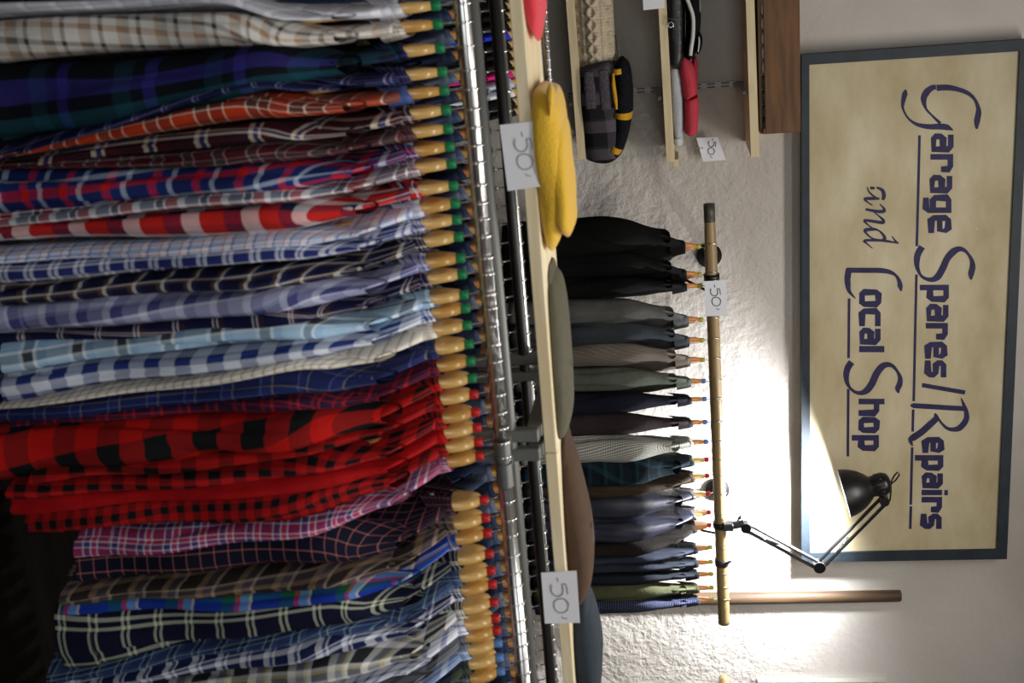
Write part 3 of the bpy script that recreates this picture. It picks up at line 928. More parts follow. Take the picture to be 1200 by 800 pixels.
def cloth(name, c, rough=.9, **k): return mat(name, c, rough, var=.12, scale=30, bump=.2, bscale=90, **k)
M_HOUND = plaid('houndstooth_wool', [('b0aea4', 1), ('4a4a46', 1)], None, .0065)
M_PIN = plaid('pinstripe_wool', [('5e564e', 7), ('857a70', 1)], [('5e564e', 1)], .012)
M_TARTAN = plaid('dark_tartan_wool', [('0f1a20', 5), ('0a0f12', 3), ('18303a', 2)], None, .06)
M_SPECK = plaid('speckled_blue_print', [('171a30', 3), ('565c74', 1), ('20243c', 2)], [('171a30', 2), ('7a8094', .7), ('10121f', 2)], .009)
COATS = [  # hook pixel y, band at px x=745 (lo, hi), label, material, wood
 (288, 247, 293, 'bulky black coat, leftmost on the bamboo rail', cloth('black_wool', '090908'), M_HANG3),
 (321, 290, 322, 'black coat second on the bamboo rail', cloth('soft_black_wool', '070707'), M_HANG3),
 (334, 320, 345, 'black jacket with a dropped shoulder, third on the bamboo rail', cloth('black_cotton', '060606'), M_HANG3),
 (374, 338, 371, 'charcoal grey jacket on the bamboo rail', cloth('charcoal_wool', '4a4a48'), M_HANG3),
 (398, 368, 398, 'dark slate jacket on the bamboo rail', cloth('dark_slate_wool', '2c3034'), M_HANG3),
 (421, 398, 428, 'grey brown pinstriped jacket on the bamboo rail', M_PIN, M_HANG3),
 (446, 428, 456, 'grey green jacket on the bamboo rail', cloth('grey_green_wool', '4c5046'), M_HANG3),
 (467, 456, 483, 'blackish navy jacket on the bamboo rail', cloth('ink_navy_wool', '131420'), M_HANG3),
 (494, 482, 509, 'dark aubergine brown jacket on the bamboo rail', cloth('aubergine_wool', '2a2122'), M_HANG3),
 (517, 507, 541, 'pale houndstooth jacket on the bamboo rail', M_HOUND, M_HANG3),
 (538, 530, 570, 'dark teal tartan jacket on the bamboo rail', M_TARTAN, M_HANG),
 (557, 562, 580, 'dark brown jacket beside the teal tartan', cloth('dark_brown_wool', '33291f'), M_HANG),
 (578, 574, 606, 'navy violet satin jacket, left of its pair', mat('violet_navy_satin', '23242f', .45, bump=.3, bscale=20), M_HANG),
 (600, 602, 633, 'navy violet satin jacket, right of its pair', mat('deep_violet_satin', '262736', .45, bump=.3, bscale=20), M_HANG),
 (615, 630, 648, 'black brown jacket behind the satin pair', cloth('black_brown_wool', '1c1815'), M_HANG3),
 (641, 646, 660, 'dusk blue jacket near the right end of the bamboo rail', cloth('dusk_blue_cotton', '272b37'), M_HANG3),
 (658, 658, 672, 'steel navy jacket near the right end of the bamboo rail', cloth('steel_navy_cotton', '22262f'), M_HANG3),
 (672, 670, 685, 'dark steel jacket left of the olive jacket', cloth('dark_steel_cotton', '181b23'), M_HANG3),
 (688, 682, 704, 'olive green jacket, second from the right end of the bamboo rail', cloth('olive_green_cotton', '454732'), M_HANG3),
 (702, 700, 719, 'speckled dark blue jacket, last at the right end of the bamboo rail', M_SPECK, M_HANG3),
]
def bpx(py): return 831 + (848.5 - 831) * (py - 241) / (730 - 241.)
for i, (hy, lo, hi, lab, m_, wd) in enumerate(COATS):
    x = at(bpx(hy), hy, YB).x
    z = at(bpx(hy), hy, YB).z
    xa_, xb_ = at(745, lo, YB - .2).x, at(745, hi, YB - .2).x
    sx = (xa_ + xb_) / 2 - x; hb = (xb_ - xa_) / 2 * .95
    yaw = math.asin(max(-.5, min(.5, sx / .22)))
    sx = 0.0
    t = thing('jacket', lab, 'jacket', (x, YB, z), yaw, 'jackets on the bamboo rail')
    zt = -.182
    v, f, uv = body_mesh(100 + i, sh=.19, z_neck=-.102, z_tip=zt, z_hem=-.80, th=min(hb, .03), shear=sx * .9, amp=.005, thick_top=.013, grow=4.2)
    mobj('torso', v, f, m_, t, uv)
    kw = dict(sh=.185, z_tip=zt, z_cuff=-.74, a0=.06, a1=.05, b=max(.012, hb), shear=sx * .9, dx=sx * .1, amp=.005, kg=.62)
    v, f, uv = sleeve_mesh(100 + i, -1, **kw); mobj('sleeve', v, f, m_, t, uv)
    v, f, uv = sleeve_mesh(103 + i, 1, sh=.19, z_tip=zt, z_cuff=-.74, b=.016); mobj('sleeve', v, f, m_, t, uv)
    v, f, uv = collar_mesh(100 + i, z=-.098, hw=.062, th=.018, fall=.05, spread=.014, point=.03); mobj('collar', v, f, m_, t, uv)
    short = lab.split(',')[0].replace(' on the bamboo rail', '').replace(' near the right end of the bamboo rail', '')
    if 'satin' in lab: short = lab.replace(',', '')
    hanger((x, YB, z), yaw, 'wooden hanger holding the ' + short, wd, (M_CLEAR if i < 6 or i > 14 else (M_BLUEP if i < 10 else M_RED)), BR + .001, 'wooden hangers on the bamboo rail')

# brown batten on the wall
q0, q1 = at(690, 705, YW - .03), at(1057, 701, YW - .03)
b = MB(); yp = YW - .006
b.tube([(q0.x - .005, yp, .9), (q0.x, yp, q0.z), ((q0.x + q1.x) / 2 + .004, yp, (q0.z + q1.z) / 2), (q1.x, yp, q1.z - .006), (q1.x, yp, q1.z)], [.031, .031, .028, .026, .022], 14)
tag(b.build('wooden_pole', M_BROWNPOLE, None, True), 'brown rounded wooden pole fixed upright to the white wall', 'pole')
q = at(848, 793, YB)
b = MB(); b.tube([q, q + Vector((.9, .0, 0.0))], .02, 14)
tag(b.build('bamboo_rail', M_BAMBOO, None, True), 'second bamboo rail whose tip shows at the frame edge', 'rail')

# ------------------------------------------------------------------ the painted sign
YS = YW - .07
CO = [(939.5, 64.5), (939.5, 659), (1180, 655), (1207, 46)]      # outer corners: lower left, lower right, upper right, upper left
CI = [(948.5, 76), (949.5, 648), (1168.3, 644), (1195.3, 60)]
t = thing('painted_sign', 'large cream painted sign in a dark blue frame lettered Garage Spares/Repairs and Local Shop', 'sign', at(1070, 350, YS))
M_FRAME = mat('worn_blue_black_paint', '232d36', .6, var=.3, scale=14, stretch=(1, 1, 1))
def sign_mat():
    m, nt, b = base_mat('aged_cream_sign_paint')
    tc = nt.nodes.new('ShaderNodeTexCoord')
    mp = nt.nodes.new('ShaderNodeMapping'); mp.inputs['Scale'].default_value = (1, 1, 2.2)
    no = nt.nodes.new('ShaderNodeTexNoise'); no.inputs['Scale'].default_value = 2.6; no.inputs['Detail'].default_value = 7; no.inputs['Roughness'].default_value = .6
    rp = nt.nodes.new('ShaderNodeValToRGB'); cr = rp.color_ramp
    cr.elements[0].position = .3; cr.elements[0].color = lin('ad9e78')
    cr.elements[1].position = .72; cr.elements[1].color = lin('d0c6aa')
    e = cr.elements.new(.5); e.color = lin('bfb18f')
    nt.links.new(tc.outputs['Object'], mp.inputs[0]); nt.links.new(mp.outputs[0], no.inputs[0]); nt.links.new(no.outputs[0], rp.inputs[0])
    nt.links.new(rp.outputs[0], b.inputs['Base Color']); b.inputs['Roughness'].default_value = .65
    return m
b = MB(); b.prism([at(a, c, YS + .012) for a, c in [(944, 70), (944.5, 653), (1174, 649), (1201, 53)]], (0, .02, 0))
rel(b.build('sign_panel', sign_mat()), t)
for k in range(4):
    j = (k + 1) % 4
    b = MB(); b.prism([at(*CO[k], YS), at(*CO[j], YS), at(*CI[j], YS), at(*CI[k], YS)], (0, .045, 0))
    o = b.build('frame_bar', M_FRAME); rel(o, t)
YL = YS + .0115
LB = MB()
def st(pts, ox, oy):
    ribbon(LB, [(ox + a / 10, oy + c / 10) for a, c, _ in pts], [w / 10 for _, _, w in pts], YL)
# capital G
st([(215, 148, 10), (205, 200, 65), (182, 300, 45), (185, 380, 24), (240, 480, 22), (320, 545, 36), (400, 572, 50), (500, 585, 60), (620, 582, 70), (700, 592, 70), (770, 625, 6)], 1040, 90)
st([(620, 545, 40), (520, 450, 24), (450, 370, 28), (425, 260, 70), (460, 180, 76), (520, 130, 62), (568, 118, 52)], 1040, 90)
st([(576, 130, 72), (700, 125, 68), (820, 145, 56), (940, 190, 50), (1020, 260, 36), (1060, 350, 45), (1068, 420, 65), (1050, 520, 70), (1045, 610, 20)], 1040, 90)
# capital S of the first line
st([(408, 90, 75), (360, 170, 75), (345, 250, 70), (350, 330, 50), (385, 415, 30), (440, 460, 36), (520, 475, 55), (590, 440, 78), (650, 340, 78), (700, 230, 76), (770, 150, 80), (840, 115, 60), (900, 130, 42), (950, 180, 30), (990, 250, 45), (998, 330, 66), (980, 410, 66), (980, 475, 12)], 1040, 280)
# capital R
st([(275, 235, 12), (310, 250, 58), (500, 262, 58), (700, 275, 58), (895, 285, 56)], 1040, 450)
st([(862, 160, 8), (890, 230, 35), (920, 310, 52), (928, 390, 62), (900, 455, 70), (840, 515, 66), (770, 530, 48), (700, 515, 36), (640, 460, 24), (590, 395, 26)], 1040, 450)
st([(555, 340, 15), (570, 400, 70), (500, 470, 76), (400, 560, 76), (310, 620, 80), (270, 655, 56), (295, 725, 8)], 1040, 450)
st([(405, 610, 50), (910, 697, 50)], 1040, 390)
# rules under the first line
for seg in ([(1077.6, 158.5), (1076.2, 220), (1074.4, 288.5)], [(1074, 321.5), (1072.3, 400), (1070.8, 469.8)], [(1070.2, 479.5), (1069.5, 505.5)], [(1069, 524), (1067.3, 591)], [(1067.5, 593), (1066.7, 619.5)],
            [(995.1, 349.5), (994.5, 419.5)], [(994.1, 455.5), (993.6, 534.5)]):
    ribbon(LB, seg, [3.0] * len(seg), YL, n_sub=1)
# capital L and S of the second line
st([(325, 496, 8), (255, 415, 40), (236, 330, 66), (233, 250, 70), (250, 150, 72)], 970, 300)
st([(225, 165, 62), (300, 165, 60), (450, 166, 60), (620, 168, 60), (730, 187, 50), (800, 228, 30), (838, 290, 45), (850, 350, 60), (862, 408, 14)], 970, 300)
st([(282, 140, 76), (240, 200, 76), (218, 280, 70), (225, 370, 50), (260, 440, 30), (320, 490, 36), (390, 502, 50), (460, 470, 76), (520, 390, 80), (570, 280, 80), (630, 200, 76), (690, 170, 62), (760, 185, 42), (820, 255, 30), (850, 330, 50), (842, 400, 66), (822, 450, 60), (832, 502, 12)], 970, 410)
# the small script word
st([(475, 95, 22), (540, 128, 40), (560, 190, 45), (545, 242, 34)], 980, 210)
st([(365, 90, 10), (380, 140, 18), (430, 190, 22), (505, 236, 15)], 980, 210)
st([(505, 226, 25), (420, 225, 40), (335, 230, 34), (368, 268, 18), (425, 305, 12)], 980, 210)
st([(398, 102, 34), (450, 104, 30)], 980, 210)
st([(510, 290, 12), (550, 330, 22), (562, 368, 40), (500, 378, 40), (345, 352, 25)], 980, 210)
st([(430, 375, 12), (500, 430, 18), (552, 480, 35), (540, 506, 40), (450, 495, 36), (330, 482, 30), (380, 540, 16), (450, 588, 14)], 980, 210)
st([(500, 598, 14), (440, 585, 36), (345, 595, 44), (350, 630, 24), (420, 690, 18), (520, 715, 22)], 980, 210)
st([(440, 580, 24), (500, 602, 20), (550, 650, 30), (568, 690, 40), (540, 722, 36)], 980, 210)
st([(730, 750, 12), (600, 725, 30), (500, 715, 30), (335, 718, 30), (368, 760, 16), (425, 808, 10)], 980, 210)
st([(655, 665, 8), (690, 720, 25), (728, 750, 22)], 980, 210)
# block letters: strokes in a unit box, u along the reading direction, v up
G = {'a': [[(.08, 1), (.8, 1), (1, .85), (1, 0), (.15, 0), (0, .12), (0, .42), (.15, .55), (1, .55)]],
     'r': [[(0, 0), (0, 1)], [(0, 1), (.75, 1), (1, .88), (1, .62)]],
     'g': [[(1, 1), (.15, 1), (0, .9), (0, .1), (.15, 0), (1, 0)], [(1, 1), (1, -.3), (.85, -.44), (.2, -.44)]],
     'e': [[(0, .5), (1, .5), (1, .85), (.85, 1), (.15, 1), (0, .85), (0, .15), (.15, 0), (1, 0)]],
     'p': [[(0, -.45), (0, 1)], [(0, 1), (.85, 1), (1, .88), (1, .12), (.85, 0), (0, 0)]],
     's': [[(1, 1), (.15, 1), (0, .86), (0, .66), (.15, .52), (.85, .5), (1, .36), (1, .14), (.85, 0), (0, 0)]],
     'i': [[(.5, 0), (.5, 1)]], 'l': [[(.5, 0), (.5, 1.32)]],
     'o': [[(.5, 0), (.15, 0), (0, .12), (0, .88), (.15, 1), (.85, 1), (1, .88), (1, .12), (.85, 0), (.5, 0)]],
     'c': [[(1, 1), (.15, 1), (0, .88), (0, .12), (.15, 0), (1, 0)]],
     'h': [[(0, 0), (0, 1.34)], [(0, 1), (.8, 1), (1, .86), (1, 0)]]}
TXT = [('a', 1091, 1117.5, 156.5, 178), ('r', 1090.5, 1117, 180.5, 201.5), ('a', 1089.3, 1116, 205, 226), ('g', 1090, 1115, 228.5, 249.5), ('e', 1088, 1114.5, 252, 273),
       ('p', 1086.5, 1112, 333.5, 353.5), ('a', 1085.3, 1111.5, 356, 376.3), ('r', 1085, 1110.8, 378.3, 397.5), ('e', 1084.3, 1109.7, 400.5, 420.2), ('s', 1084, 1109, 422, 442),
       ('e', 1081.2, 1106, 512, 530.5), ('p', 1080.5, 1105.5, 533, 551), ('a', 1080, 1105, 553.5, 571.8), ('i', 1080, 1104, 573.7, 580), ('r', 1080, 1104, 582, 600), ('s', 1079.2, 1103.5, 601.5, 619.5),
       ('o', 1007, 1032.7, 339, 359.5), ('c', 1007, 1032, 361.3, 382), ('a', 1007, 1032, 384, 403.5), ('l', 1007, 1031, 405.2, 412.5),
       ('h', 1006.3, 1030.5, 467, 487), ('o', 1006, 1030.5, 488.6, 507), ('p', 1006, 1030, 509.5, 528)]
for ch, x0, x1_, y0, y1 in TXT:
    th = 6.5 if (y1 - y0) > 8 else (y1 - y0)
    bx0, bx1, by0, by1 = x0 + th / 2, x1_ - th / 2, y0 + th / 2, y1 - th / 2
    for pl in G[ch]:
        q = []
        n = len(pl)
        for k, (u, w) in enumerate(pl):
            a = bx0 + (bx1 - bx0) * w; c = by0 + (by1 - by0) * u
            if k in (0, n - 1) and not (ch == 'o'):       # square stroke ends reach the box
                o_ = pl[1] if k == 0 else pl[n - 2]
                da, dc = (w - o_[1]) * (bx1 - bx0), (u - o_[0]) * (by1 - by0)
                l_ = math.hypot(da, dc) or 1
                a += da / l_ * th / 2; c += dc / l_ * th / 2
            q.append((a, c))
        ribbon(LB, q, [th] * n, YL, n_sub=1)
ribbon(LB, [(1106.6, 577), (1110.8, 577)], [6, 6], YL, n_sub=1)
o = LB.build('sign_lettering', M_LETTER); rel(o, t)

# ------------------------------------------------------------------ desk lamp on the bamboo rail
YLm = YB - .02
t = thing('desk_lamp', 'black spring arm desk lamp clamped to the bamboo rail, lit', 'lamp', at(862, 615, YLm))
def L3(px, py, dy=0): return at(px, py, YLm + (dy if dy else (.05 if px > 970 else 0)))
b = MB()
c0, c1 = L3(856, 616), L3(872, 613)
b.box((c0.x - .016, YLm - .02, c0.z - .03), (c0.x + .016, YLm + .02, c0.z + .012), .004)
b.tube([c0, c1], .016, 12); b.tube([L3(862, 618), L3(866, 606)], .004, 8); b.lathe(L3(866, 606), (0, 0, 1), [(0, 0), (0, .009), (.008, .009), (.008, 0)], 10)
rel(b.build('clamp', mat('grey_lamp_metal', '4a4b50', .4, .5), None, True, 40), t)
M_LAMP = mat('black_lamp_enamel', '131314', .38)
J0, J1, J2 = L3(874, 617), L3(960, 663, .03), L3(1036, 586)
def arm(a, c, nm, off):
    b = MB(); o_ = Vector((off[0], 0, off[1]))
    b.tube([a + o_, c + o_], .0075, 8); b.tube([a - o_, c - o_], .0075, 8)
    rel(b.build(nm, M_LAMP, None, True, 40), t)
    b = MB()
    pts = []; n = 44
    s0, s1 = lerp(a, c, .06) + o_ * 1.4, lerp(a, c, .45)
    b.tube([s0, s1], .0045, 8)
    rel(b.build('spring', M_STEEL, None, True), t)
    s = .05
arm(J0, J1, 'lower_arm', (.012, -.007)); arm(J1, J2, 'upper_arm', (.0105, .0105))
for q, r in ((J0, .021), (J1, .024), (J2, .019)):
    b = MB(); b.lathe(q + Vector((0, -.018, 0)), (0, 1, 0), [(0, 0), (0, r), (.036, r), (.036, 0)], 14)
    rel(b.build('joint', M_LAMP, None, True, 40), t)
# shade: opening between (982,552) and (995,603)
R0, R1 = L3(982.5, 552.5), L3(995.5, 603)
oc = (R0 + R1) / 2
ax = (L3(1038, 566) - oc); ax.normalize()
rr = (R1 - R0).length / 2
tilt = .0
D = (L3(1020, 570) - oc).length
k = rr
prof = [(0, k), (.02, k * .965), (.045, k * .88), (.07, k * .75), (.092, k * .57), (.106, k * .43), (.112, k * .40)]
inner = [(d_ - .0, r_ - .0022) for d_, r_ in reversed(prof)]
b = MB(); b.lathe(oc, ax, prof + inner + [prof[0]], 40)
rel(b.build('lamp_shade', M_LAMP, None, True, 60), t)
b = MB(); b.lathe(oc, ax, [(.106, 0), (.106, k * .42), (.118, k * .44), (.128, k * .46), (.158, k * .46), (.172, k * .40), (.18, k * .25), (.182, 0)], 24)
rel(b.build('lamp_socket', M_BLACK, None, True, 50), t)
e_ = ax.cross(Vector((0, 1, 0))).normalized(); g_ = ax.cross(e_)
for q in range(10):
    a = 2 * PI * q / 10
    r_ = (e_ * math.cos(a) + g_ * math.sin(a)) * (k * .455)
    b = MB(); b.tube([oc + ax * .124 + r_, oc + ax * .156 + r_], .0028, 6)
    rel(b.build('cooling_rib', M_BLACK, None, True), t)
b = MB()
e0 = oc + ax * .181
b.tube([e0, L3(1043, 568), L3(1050, 562), L3(1054, 556), L3(1052, 553), L3(1048, 557), L3(1044, 565), L3(1044, 576), L3(1043, 586), L3(1037, 591)], .0035, 8)
rel(b.build('lamp_cord', M_BLACK, None, True), t)
b = MB(); b.tube([oc + ax * .13 - Vector((0, 0, .0)), J2], .008, 8); rel(b.build('shade_bracket', M_LAMP, None, True), t)
M_BULB = mat('lit_bulb', (1, 1, 1), .5, emit=((1.0, .97, .93), 30))
b = MB(); b.lathe(oc + ax * .048, ax, [(0, 0), (.004, .014), (.012, .024), (.025, .03), (.04, .029), (.055, .02), (.075, .014), (.105, .014)], 20)
rel(b.build('bulb', M_BULB, None, True), t)
ld = bpy.data.lights.new('lamp_bulb_light', 'POINT'); ld.energy = 58; ld.shadow_soft_size = .02; ld.color = (.93, .96, 1.0)
lo_ = bpy.data.objects.new('lamp_bulb_light', ld); COL.objects.link(lo_)
lo_.location = oc + ax * .026
sd = bpy.data.lights.new('lamp_reflector_light', 'SPOT'); sd.energy = 240; sd.shadow_soft_size = .045; sd.color = (.93, .96, 1.0)
sd.spot_size = math.radians(168); sd.spot_blend = 1.0
so_ = bpy.data.objects.new('lamp_reflector_light', sd); COL.objects.link(so_)
so_.location = oc + ax * .024
so_.rotation_euler = (-ax + Vector((.75, 0, 0))).to_track_quat('-Z', 'Y').to_euler()

# ------------------------------------------------------------------ wall shelves at the left
YSH = YW - .36
M_SHELF = wood('shelf_pine', 'c8b48c', 'dccba6', 4, (1, 9, 9), .6)
for (p0, p1, lb) in (((668, 0), (682, 187), 'lowest pine wall shelf, under the cream knit'), ((776, 0), (786, 190), 'middle pine wall shelf, under the black leather jacket'), ((879, 0), (885, 184), 'topmost pine wall shelf, under the brown crate')):
    a, c = at(p0[0], p0[1], YSH), at(p1[0], p1[1], YSH)
    d = (c - a); a2 = a - d * 1.2
    hh = .0145
    b = MB(); b.prism([a2 + Vector((0, 0, hh)), c + Vector((0, 0, hh)), c - Vector((0, 0, hh)), a2 - Vector((0, 0, hh))], (0, YW - YSH - .004, 0))
    tag(b.build('wall_shelf', M_SHELF), lb, 'shelf', 'pine wall shelves')
xt = at(820, 101, YW - .01).x
t = thing('shelf_track', 'slotted grey metal track with brackets on the wall between the shelves', 'bracket', (xt, YW - .006, 1.6))
b = MB(); b.box((-.0125, -.008, -.55), (.0125, .006, .75), .001); b.build('track', mat('track_metal', 'b4b2ae', .5, .1), t)
b = MB()
for q in range(24):
    z = -.53 + q * .053
    for sx in (-.0085, .0035): b.box((sx, -.0092, z), (sx + .005, -.0075, z + .030))
b.build('slot', M_BLACK, t)['kind'] = 'stuff'
for (pa, pb) in (((676, 120), 0), ((781, 110), 0), ((882, 103), 0)):
    q = at(pa[0], pa[1], YSH)
    zb = q.z - .02
    b = MB(); b.prism([(-.006, -.01, zb - 1.6 - .032), (-.006, -.01, zb - 1.6), (-.006, -.30, zb - 1.6), (-.006, -.30, zb - 1.6 - .012)], (.012, 0, 0)); b.build('shelf_bracket', mat('bracket_metal', '98968f', .5, .1), t)


# cable knit, folded
def knit_mat(name, c, scale=120):
    return mat(name, c, .95, var=.15, scale=50, bump=.5, bscale=scale, sheen=.2)
M_CREAM = knit_mat('cream_wool', 'b9aa92')
def cream():
    y = YSH + .12
    a = at(697, 76, y)
    zb = at(674, 60, y).z + .004
    xr = at(697, 76, y).x; xl = xr - .55
    zt = at(721, 50, y).z
    H = zt - zb
    t = thing('folded_knit', 'cream cable knit jumper folded on the lowest wall shelf', 'jumper', (xr, y, zb))
    nx, nz = 200, 72
    v = []; f = []
    for i in range(nx + 1):
        X = -(xr - xl) * (1 - i / nx)
        e = sstep(0, .09, -X) * .6 + .4
        for j in range(nz + 1):
            th_ = -PI / 2 + PI * j / nz
            r_ = (1 - .10 * (1 - e) * 4 * 0)
            Y = -.125 * (math.cos(th_) ** .55) * (.55 + .45 * sstep(0, .05, -X))
            Z = H / 2 + H / 2 * math.sin(th_) * (.86 + .14 * sstep(0, .06, -X))
            # two strands crossing in each cable column, purl between them; columns run along the jumper
            q_ = (Z / H) * 2.0 + .5; u_ = (q_ % 1.0 - .5) * 2
            ph = 2 * PI * X / .085
            s1 = math.exp(-((u_ - .38 * math.sin(ph)) / .24) ** 2); s2 = math.exp(-((u_ + .38 * math.sin(ph)) / .24) ** 2)
            edge_ = math.exp(-((abs(u_) - .92) / .07) ** 2)
            rel_ = (.012 * max(s1, s2) + .005 * edge_) * math.cos(th_) + .0012 * math.sin(2 * PI * X / .011)
            v.append((X, Y - rel_, Z + rel_ * math.sin(th_)))
    for i in range(nx):
        for j in range(nz):
            f.append((i * (nz + 1) + j, (i + 1) * (nz + 1) + j, (i + 1) * (nz + 1) + j + 1, i * (nz + 1) + j + 1))
    f.append(tuple(nx * (nz + 1) + j for j in range(nz + 1)))
    mobj('knit_front', v, f, M_CREAM, t)
    b = MB(); b.box((xl - xr, -.02, 0), (-.01, .12, H * .96), .02); b.build('knit_layers', M_CREAM, t)
    b = MB(); b.tube([(-.10, -.03, H + .004), (-.04, -.05, H + .012), (-.005, -.06, H + .004), (.004, -.07, H * .9)], .006, 8); b.build('knit_tie', knit_mat('grey_wool', '5c5850'), t, True)
cream()
M_PATCH = plaid('patchwork_knit', [('4e4850', 5), ('17181a', 4), ('2c2a2c', 3)], [('5a5258', 5), ('0e0f10', 6), ('2a3028', 1)], .10)
M_DKNIT = mat('black_navy_knit', '15151b', .95, var=.5, scale=90, bump=.6, bscale=110)
M_YSTR = mat('yellow_knit_band', 'c9962a', .95, bump=.5, bscale=160)
M_GKNIT = mat('grey_mauve_knit', '4f4950', .95, var=.3, scale=90, bump=.5, bscale=140)
y = YSH + .10
t = thing('knitted_jumper', 'dark patchwork knit jumper with yellow bands at the end of the lowest shelf', 'jumper', at(705, 130, y))
rel(lump('knit_body', [(699, 72, 12), (700, 78, 23), (701, 100, 24), (703, 125, 24), (705, 150, 23), (706, 172, 22), (707, 183, 18), (707, 189, 4)], y, .12, M_PATCH, amp=.02, power=.6, n=34), t)
rel(lump('knit_sleeve', [(729, 67, 2), (729, 76, 9), (731, 100, 11), (731, 122, 11), (730, 140, 10), (727, 158, 9), (723, 172, 8), (719, 180, 6), (716, 184, 1)], y - .015, .10, M_DKNIT, amp=.03, n=34), t)
rel(lump('yellow_band', [(718.5, 86, 1.2), (719, 100, 2.4), (721, 115, 2.4), (722.5, 128, 1.4)], y - .118, .012, M_YSTR), t)
rel(lump('yellow_band', [(724, 79, 7.5), (724.5, 82, 7.8), (725, 85, 7.8)], y - .04, .08, M_YSTR, n=8), t)
rel(lump('yellow_band', [(730, 129, 11.3), (730, 132, 11.3), (729.5, 136, 11)], y - .02, .102, M_YSTR, n=8), t)
rel(lump('yellow_band', [(723, 169, 8.8), (721.5, 172, 8.7), (720, 175, 8)], y - .02, .10, M_YSTR, n=8), t)
rel(lump('grey_panel', [(690, 84, 6), (691, 100, 7), (693, 127, 7)], y - .112, .012, M_GKNIT, n=10), t)
rel(lump('grey_panel', [(706, 82, 6), (708, 100, 7), (710, 128, 6)], y - .112, .012, M_GKNIT, n=10), t)

# middle shelf
M_LEATH = mat('black_leather', '17181a', .42, bump=.25, bscale=60)
y = YSH + .12
t = thing('folded_jacket', 'black leather jacket folded on the middle wall shelf, snap pocket to the front', 'jacket', at(790, 30, y))
rel(lump('leather_body', [(790, -120, 10), (791, -60, 11.5), (791.5, -10, 11.5), (791.5, 40, 11.5), (791, 66, 11), (790, 76, 8), (789, 80, 1)], y, .13, M_LEATH, amp=.02, power=.6, n=30), t)
b = MB(); a, c = at(782, 22, y - .132), at(798, 22.5, y - .132); b.tube([a, c], .003, 6); rel(b.build('pocket_seam', mat('grey_seam', '4a4a4a', .6), None, True), t)
q = at(786, 29, y - .13); b = MB(); b.tube([(q.x + .009 * math.cos(k * PI / 6), q.y - .004, q.z + .009 * math.sin(k * PI / 6)) for k in range(12)], .0018, 6, closed=True); rel(b.build('snap', M_STEEL, None, True), t)
t = thing('folded_cardigan', 'black cardigan with a white stripe folded on top of the leather jacket', 'cardigan', at(812, 30, y))
rel(lump('cardigan_body', [(808, -110, 6), (809, -50, 8.5), (811, -10, 9), (812.5, 20, 9), (811, 45, 8), (808, 62, 6.5), (806, 70, 1)], y - .005, .13, mat('black_wool_knit', '111113', .95, bump=.3, bscale=150), amp=.02, n=30), t)
rel(lump('white_stripe', [(797, -40, 1.8), (802, -10, 2.2), (807.5, 5, 2.4), (812, 20, 2.4), (812, 40, 2.4), (810, 55, 2.4), (809, 65, 2.2)], y - .13, .01, mat('white_knit', 'c9c6c2', .95, bump=.3, bscale=200), n=30), t)
rel(lump('cuff', [(818.5, 38, 2), (820, 46, 3.5), (819, 56, 3.2), (817.5, 63, 1.2)], y - .10, .03, M_DKNIT, n=16), t)
rel(lump('cuff_stripe', [(819, 43, .6), (819.3, 50, .9), (818, 61, .7)], y - .13, .004, mat('white_cuff_knit', 'c9c6c2', .95), n=12), t)
rel(lump('toggle', [(816, -8, 1), (819, 5, 3), (819, 14, 2), (818, 17, .5)], y - .08, .02, mat('grey_toggle', '6a6866', .6), n=14), t)
t = thing('rolled_shirt', 'pale grey rolled sweatshirt next to the shelf edge, beside the pink one', 'sweatshirt', at(793, 120, y))
rel(lump('roll', [(791, 75, 1), (790.5, 79, 5.5), (792, 95, 6.8), (793.5, 115, 7.5), (794.5, 140, 7), (795, 158, 5.6), (795, 167, 3.5)], y - .04, .06, mat('grey_marl_cotton', 'a9adb4', .95, var=.08, scale=60), amp=.03, n=30), t)
rel(lump('roll_hem', [(794, 160, 5.8), (795, 164, 5.6), (795, 168, 4.8)], y - .04, .062, mat('pale_grey_hem', 'bcbec4', .95), n=8), t)
t = thing('rolled_shirt', 'rose red rolled sweatshirt lying on the middle shelf', 'sweatshirt', at(808, 110, y))
M_ROSE = mat('rose_red_cotton', 'b23c48', .95, var=.08, scale=60, bump=.15, bscale=80)
rel(lump('roll', [(797, 66, 2), (800, 69, 6), (804, 80, 9), (806.5, 95, 9.3), (808, 109, 9.3), (809, 111.8, 8.4)], y - .03, .08, M_ROSE, amp=.02, n=28), t)
rel(lump('roll', [(809, 114, 8.4), (809.3, 117, 9.3), (809.8, 130, 9.2), (809.5, 145, 8.6), (809, 154, 7.6), (808.5, 157.5, 3)], y - .03, .08, M_ROSE, amp=.02, n=28), t)
rel(lump('roll_core', [(812, 66, .5), (814, 70, 3), (813, 90, 5), (811, 120, 5), (810, 145, .5)], y + .03, .05, mat('deep_rose_cotton', '8c2a36', .95), n=16), t)
b = MB(); a = at(792, 183, y + .18); b.box((a.x - .01, y + .05, a.z - .01), (a.x + .018, YW - .01, a.z + .01)); b2 = at(790, 172, y + .18)
tag(b.build('wooden_peg', M_SHELF), 'small pine block at the right end of the middle shelf', 'block')

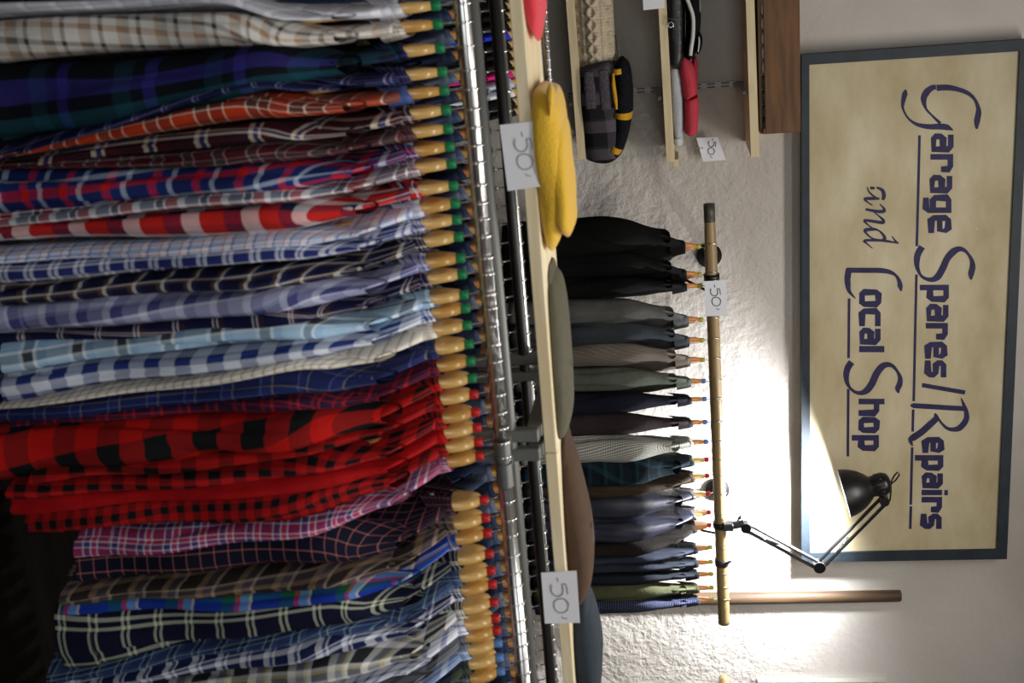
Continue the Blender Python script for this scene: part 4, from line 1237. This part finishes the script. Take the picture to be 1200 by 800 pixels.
price_card('tilted white minus fifty card pinned to the wall under the top shelf', [(816, 161.5), (841, 160.5), (850.5, 187.5), (824, 189.5)], YW - .05, (833.5, 173.5), .42, .22, M_INK2, 2.0)
b = MB(); b.tube([at(816, 174, YW - .055), at(824, 173.5, YW - .055)], .003, 6); b.tube([at(820, 174, YW - .055), at(820, 174, YW)], .003, 6)
tag(b.build('card_clip', M_STEEL, None, True), 'small metal pin holding the tilted card to the wall', 'pin')
price_card('white price card on the front edge of the middle shelf at the frame edge', [(752, -24), (777, -26), (779, 9.5), (754, 12)], YSH - .012)

# crate of bottles on the topmost shelf
zc = at(884, 100, YSH).z + .0165
xc = at(917, 156, YSH + .004).x
t = thing('wooden_crate', 'dark brown wooden crate on the topmost wall shelf', 'crate', (xc, YSH + .004, zc + .006))
zA = at(896, 100, YSH + .004).z - zc - .006; zB = at(938, 100, YSH + .004).z - zc - .006
b = MB(); b.box((-.9, 0, zA), (0, .014, zB), .002); b.build('front_board', M_CRATE, t)
b = MB(); b.box((-.014, .014, 0), (0, .28, zB), .002); b.build('end_board', M_CRATE, t)
b = MB(); b.box((-.9, .28, 0), (0, .294, zB), .002); b.build('back_board', M_CRATE, t)
b = MB(); b.box((-.9, .02, -.005), (0, .28, .004)); b.build('crate_base', M_CRATE, t)
b = MB(); b.box((-.02, .0, .006), (0, .016, zA), .001); b.build('corner_block', M_CRATE, t)
def glass(name, c, rough=.06):
    m, nt, b = base_mat(name)
    b.inputs['Base Color'].default_value = lin(c); b.inputs['Roughness'].default_value = rough; b.inputs['Transmission Weight'].default_value = .08
    return m
M_TEAL, M_CLR = glass('dark_teal_glass', '2c5454', .12), glass('clear_glass', 'c2c6c6', .2)
for i in range(9):
    py = 146 - i * 17
    q = at(890, py, YSH + .09)
    te = i < 4
    b = MB(); prof = [(0, 0), (0, .022), (.004, .025), (.05, .025), (.085, .023), (.10, .011), (.125, .0105), (.125, .008), (.10, .008), (.08, .019), (.01, .021), (.008, 0)]
    b.lathe((0, 0, 0), (0, 0, 1), prof, 18)
    o = b.build('glass_bottle', M_TEAL if te else M_CLR, None, True, 50); o.location = (q.x, YSH + .047, zc + .013)
    tag(o, 'dark teal glass bottle in the brown crate' if te else 'clear glass bottle in the brown crate', 'bottle', 'teal bottles in the crate' if te else 'clear bottles in the crate')
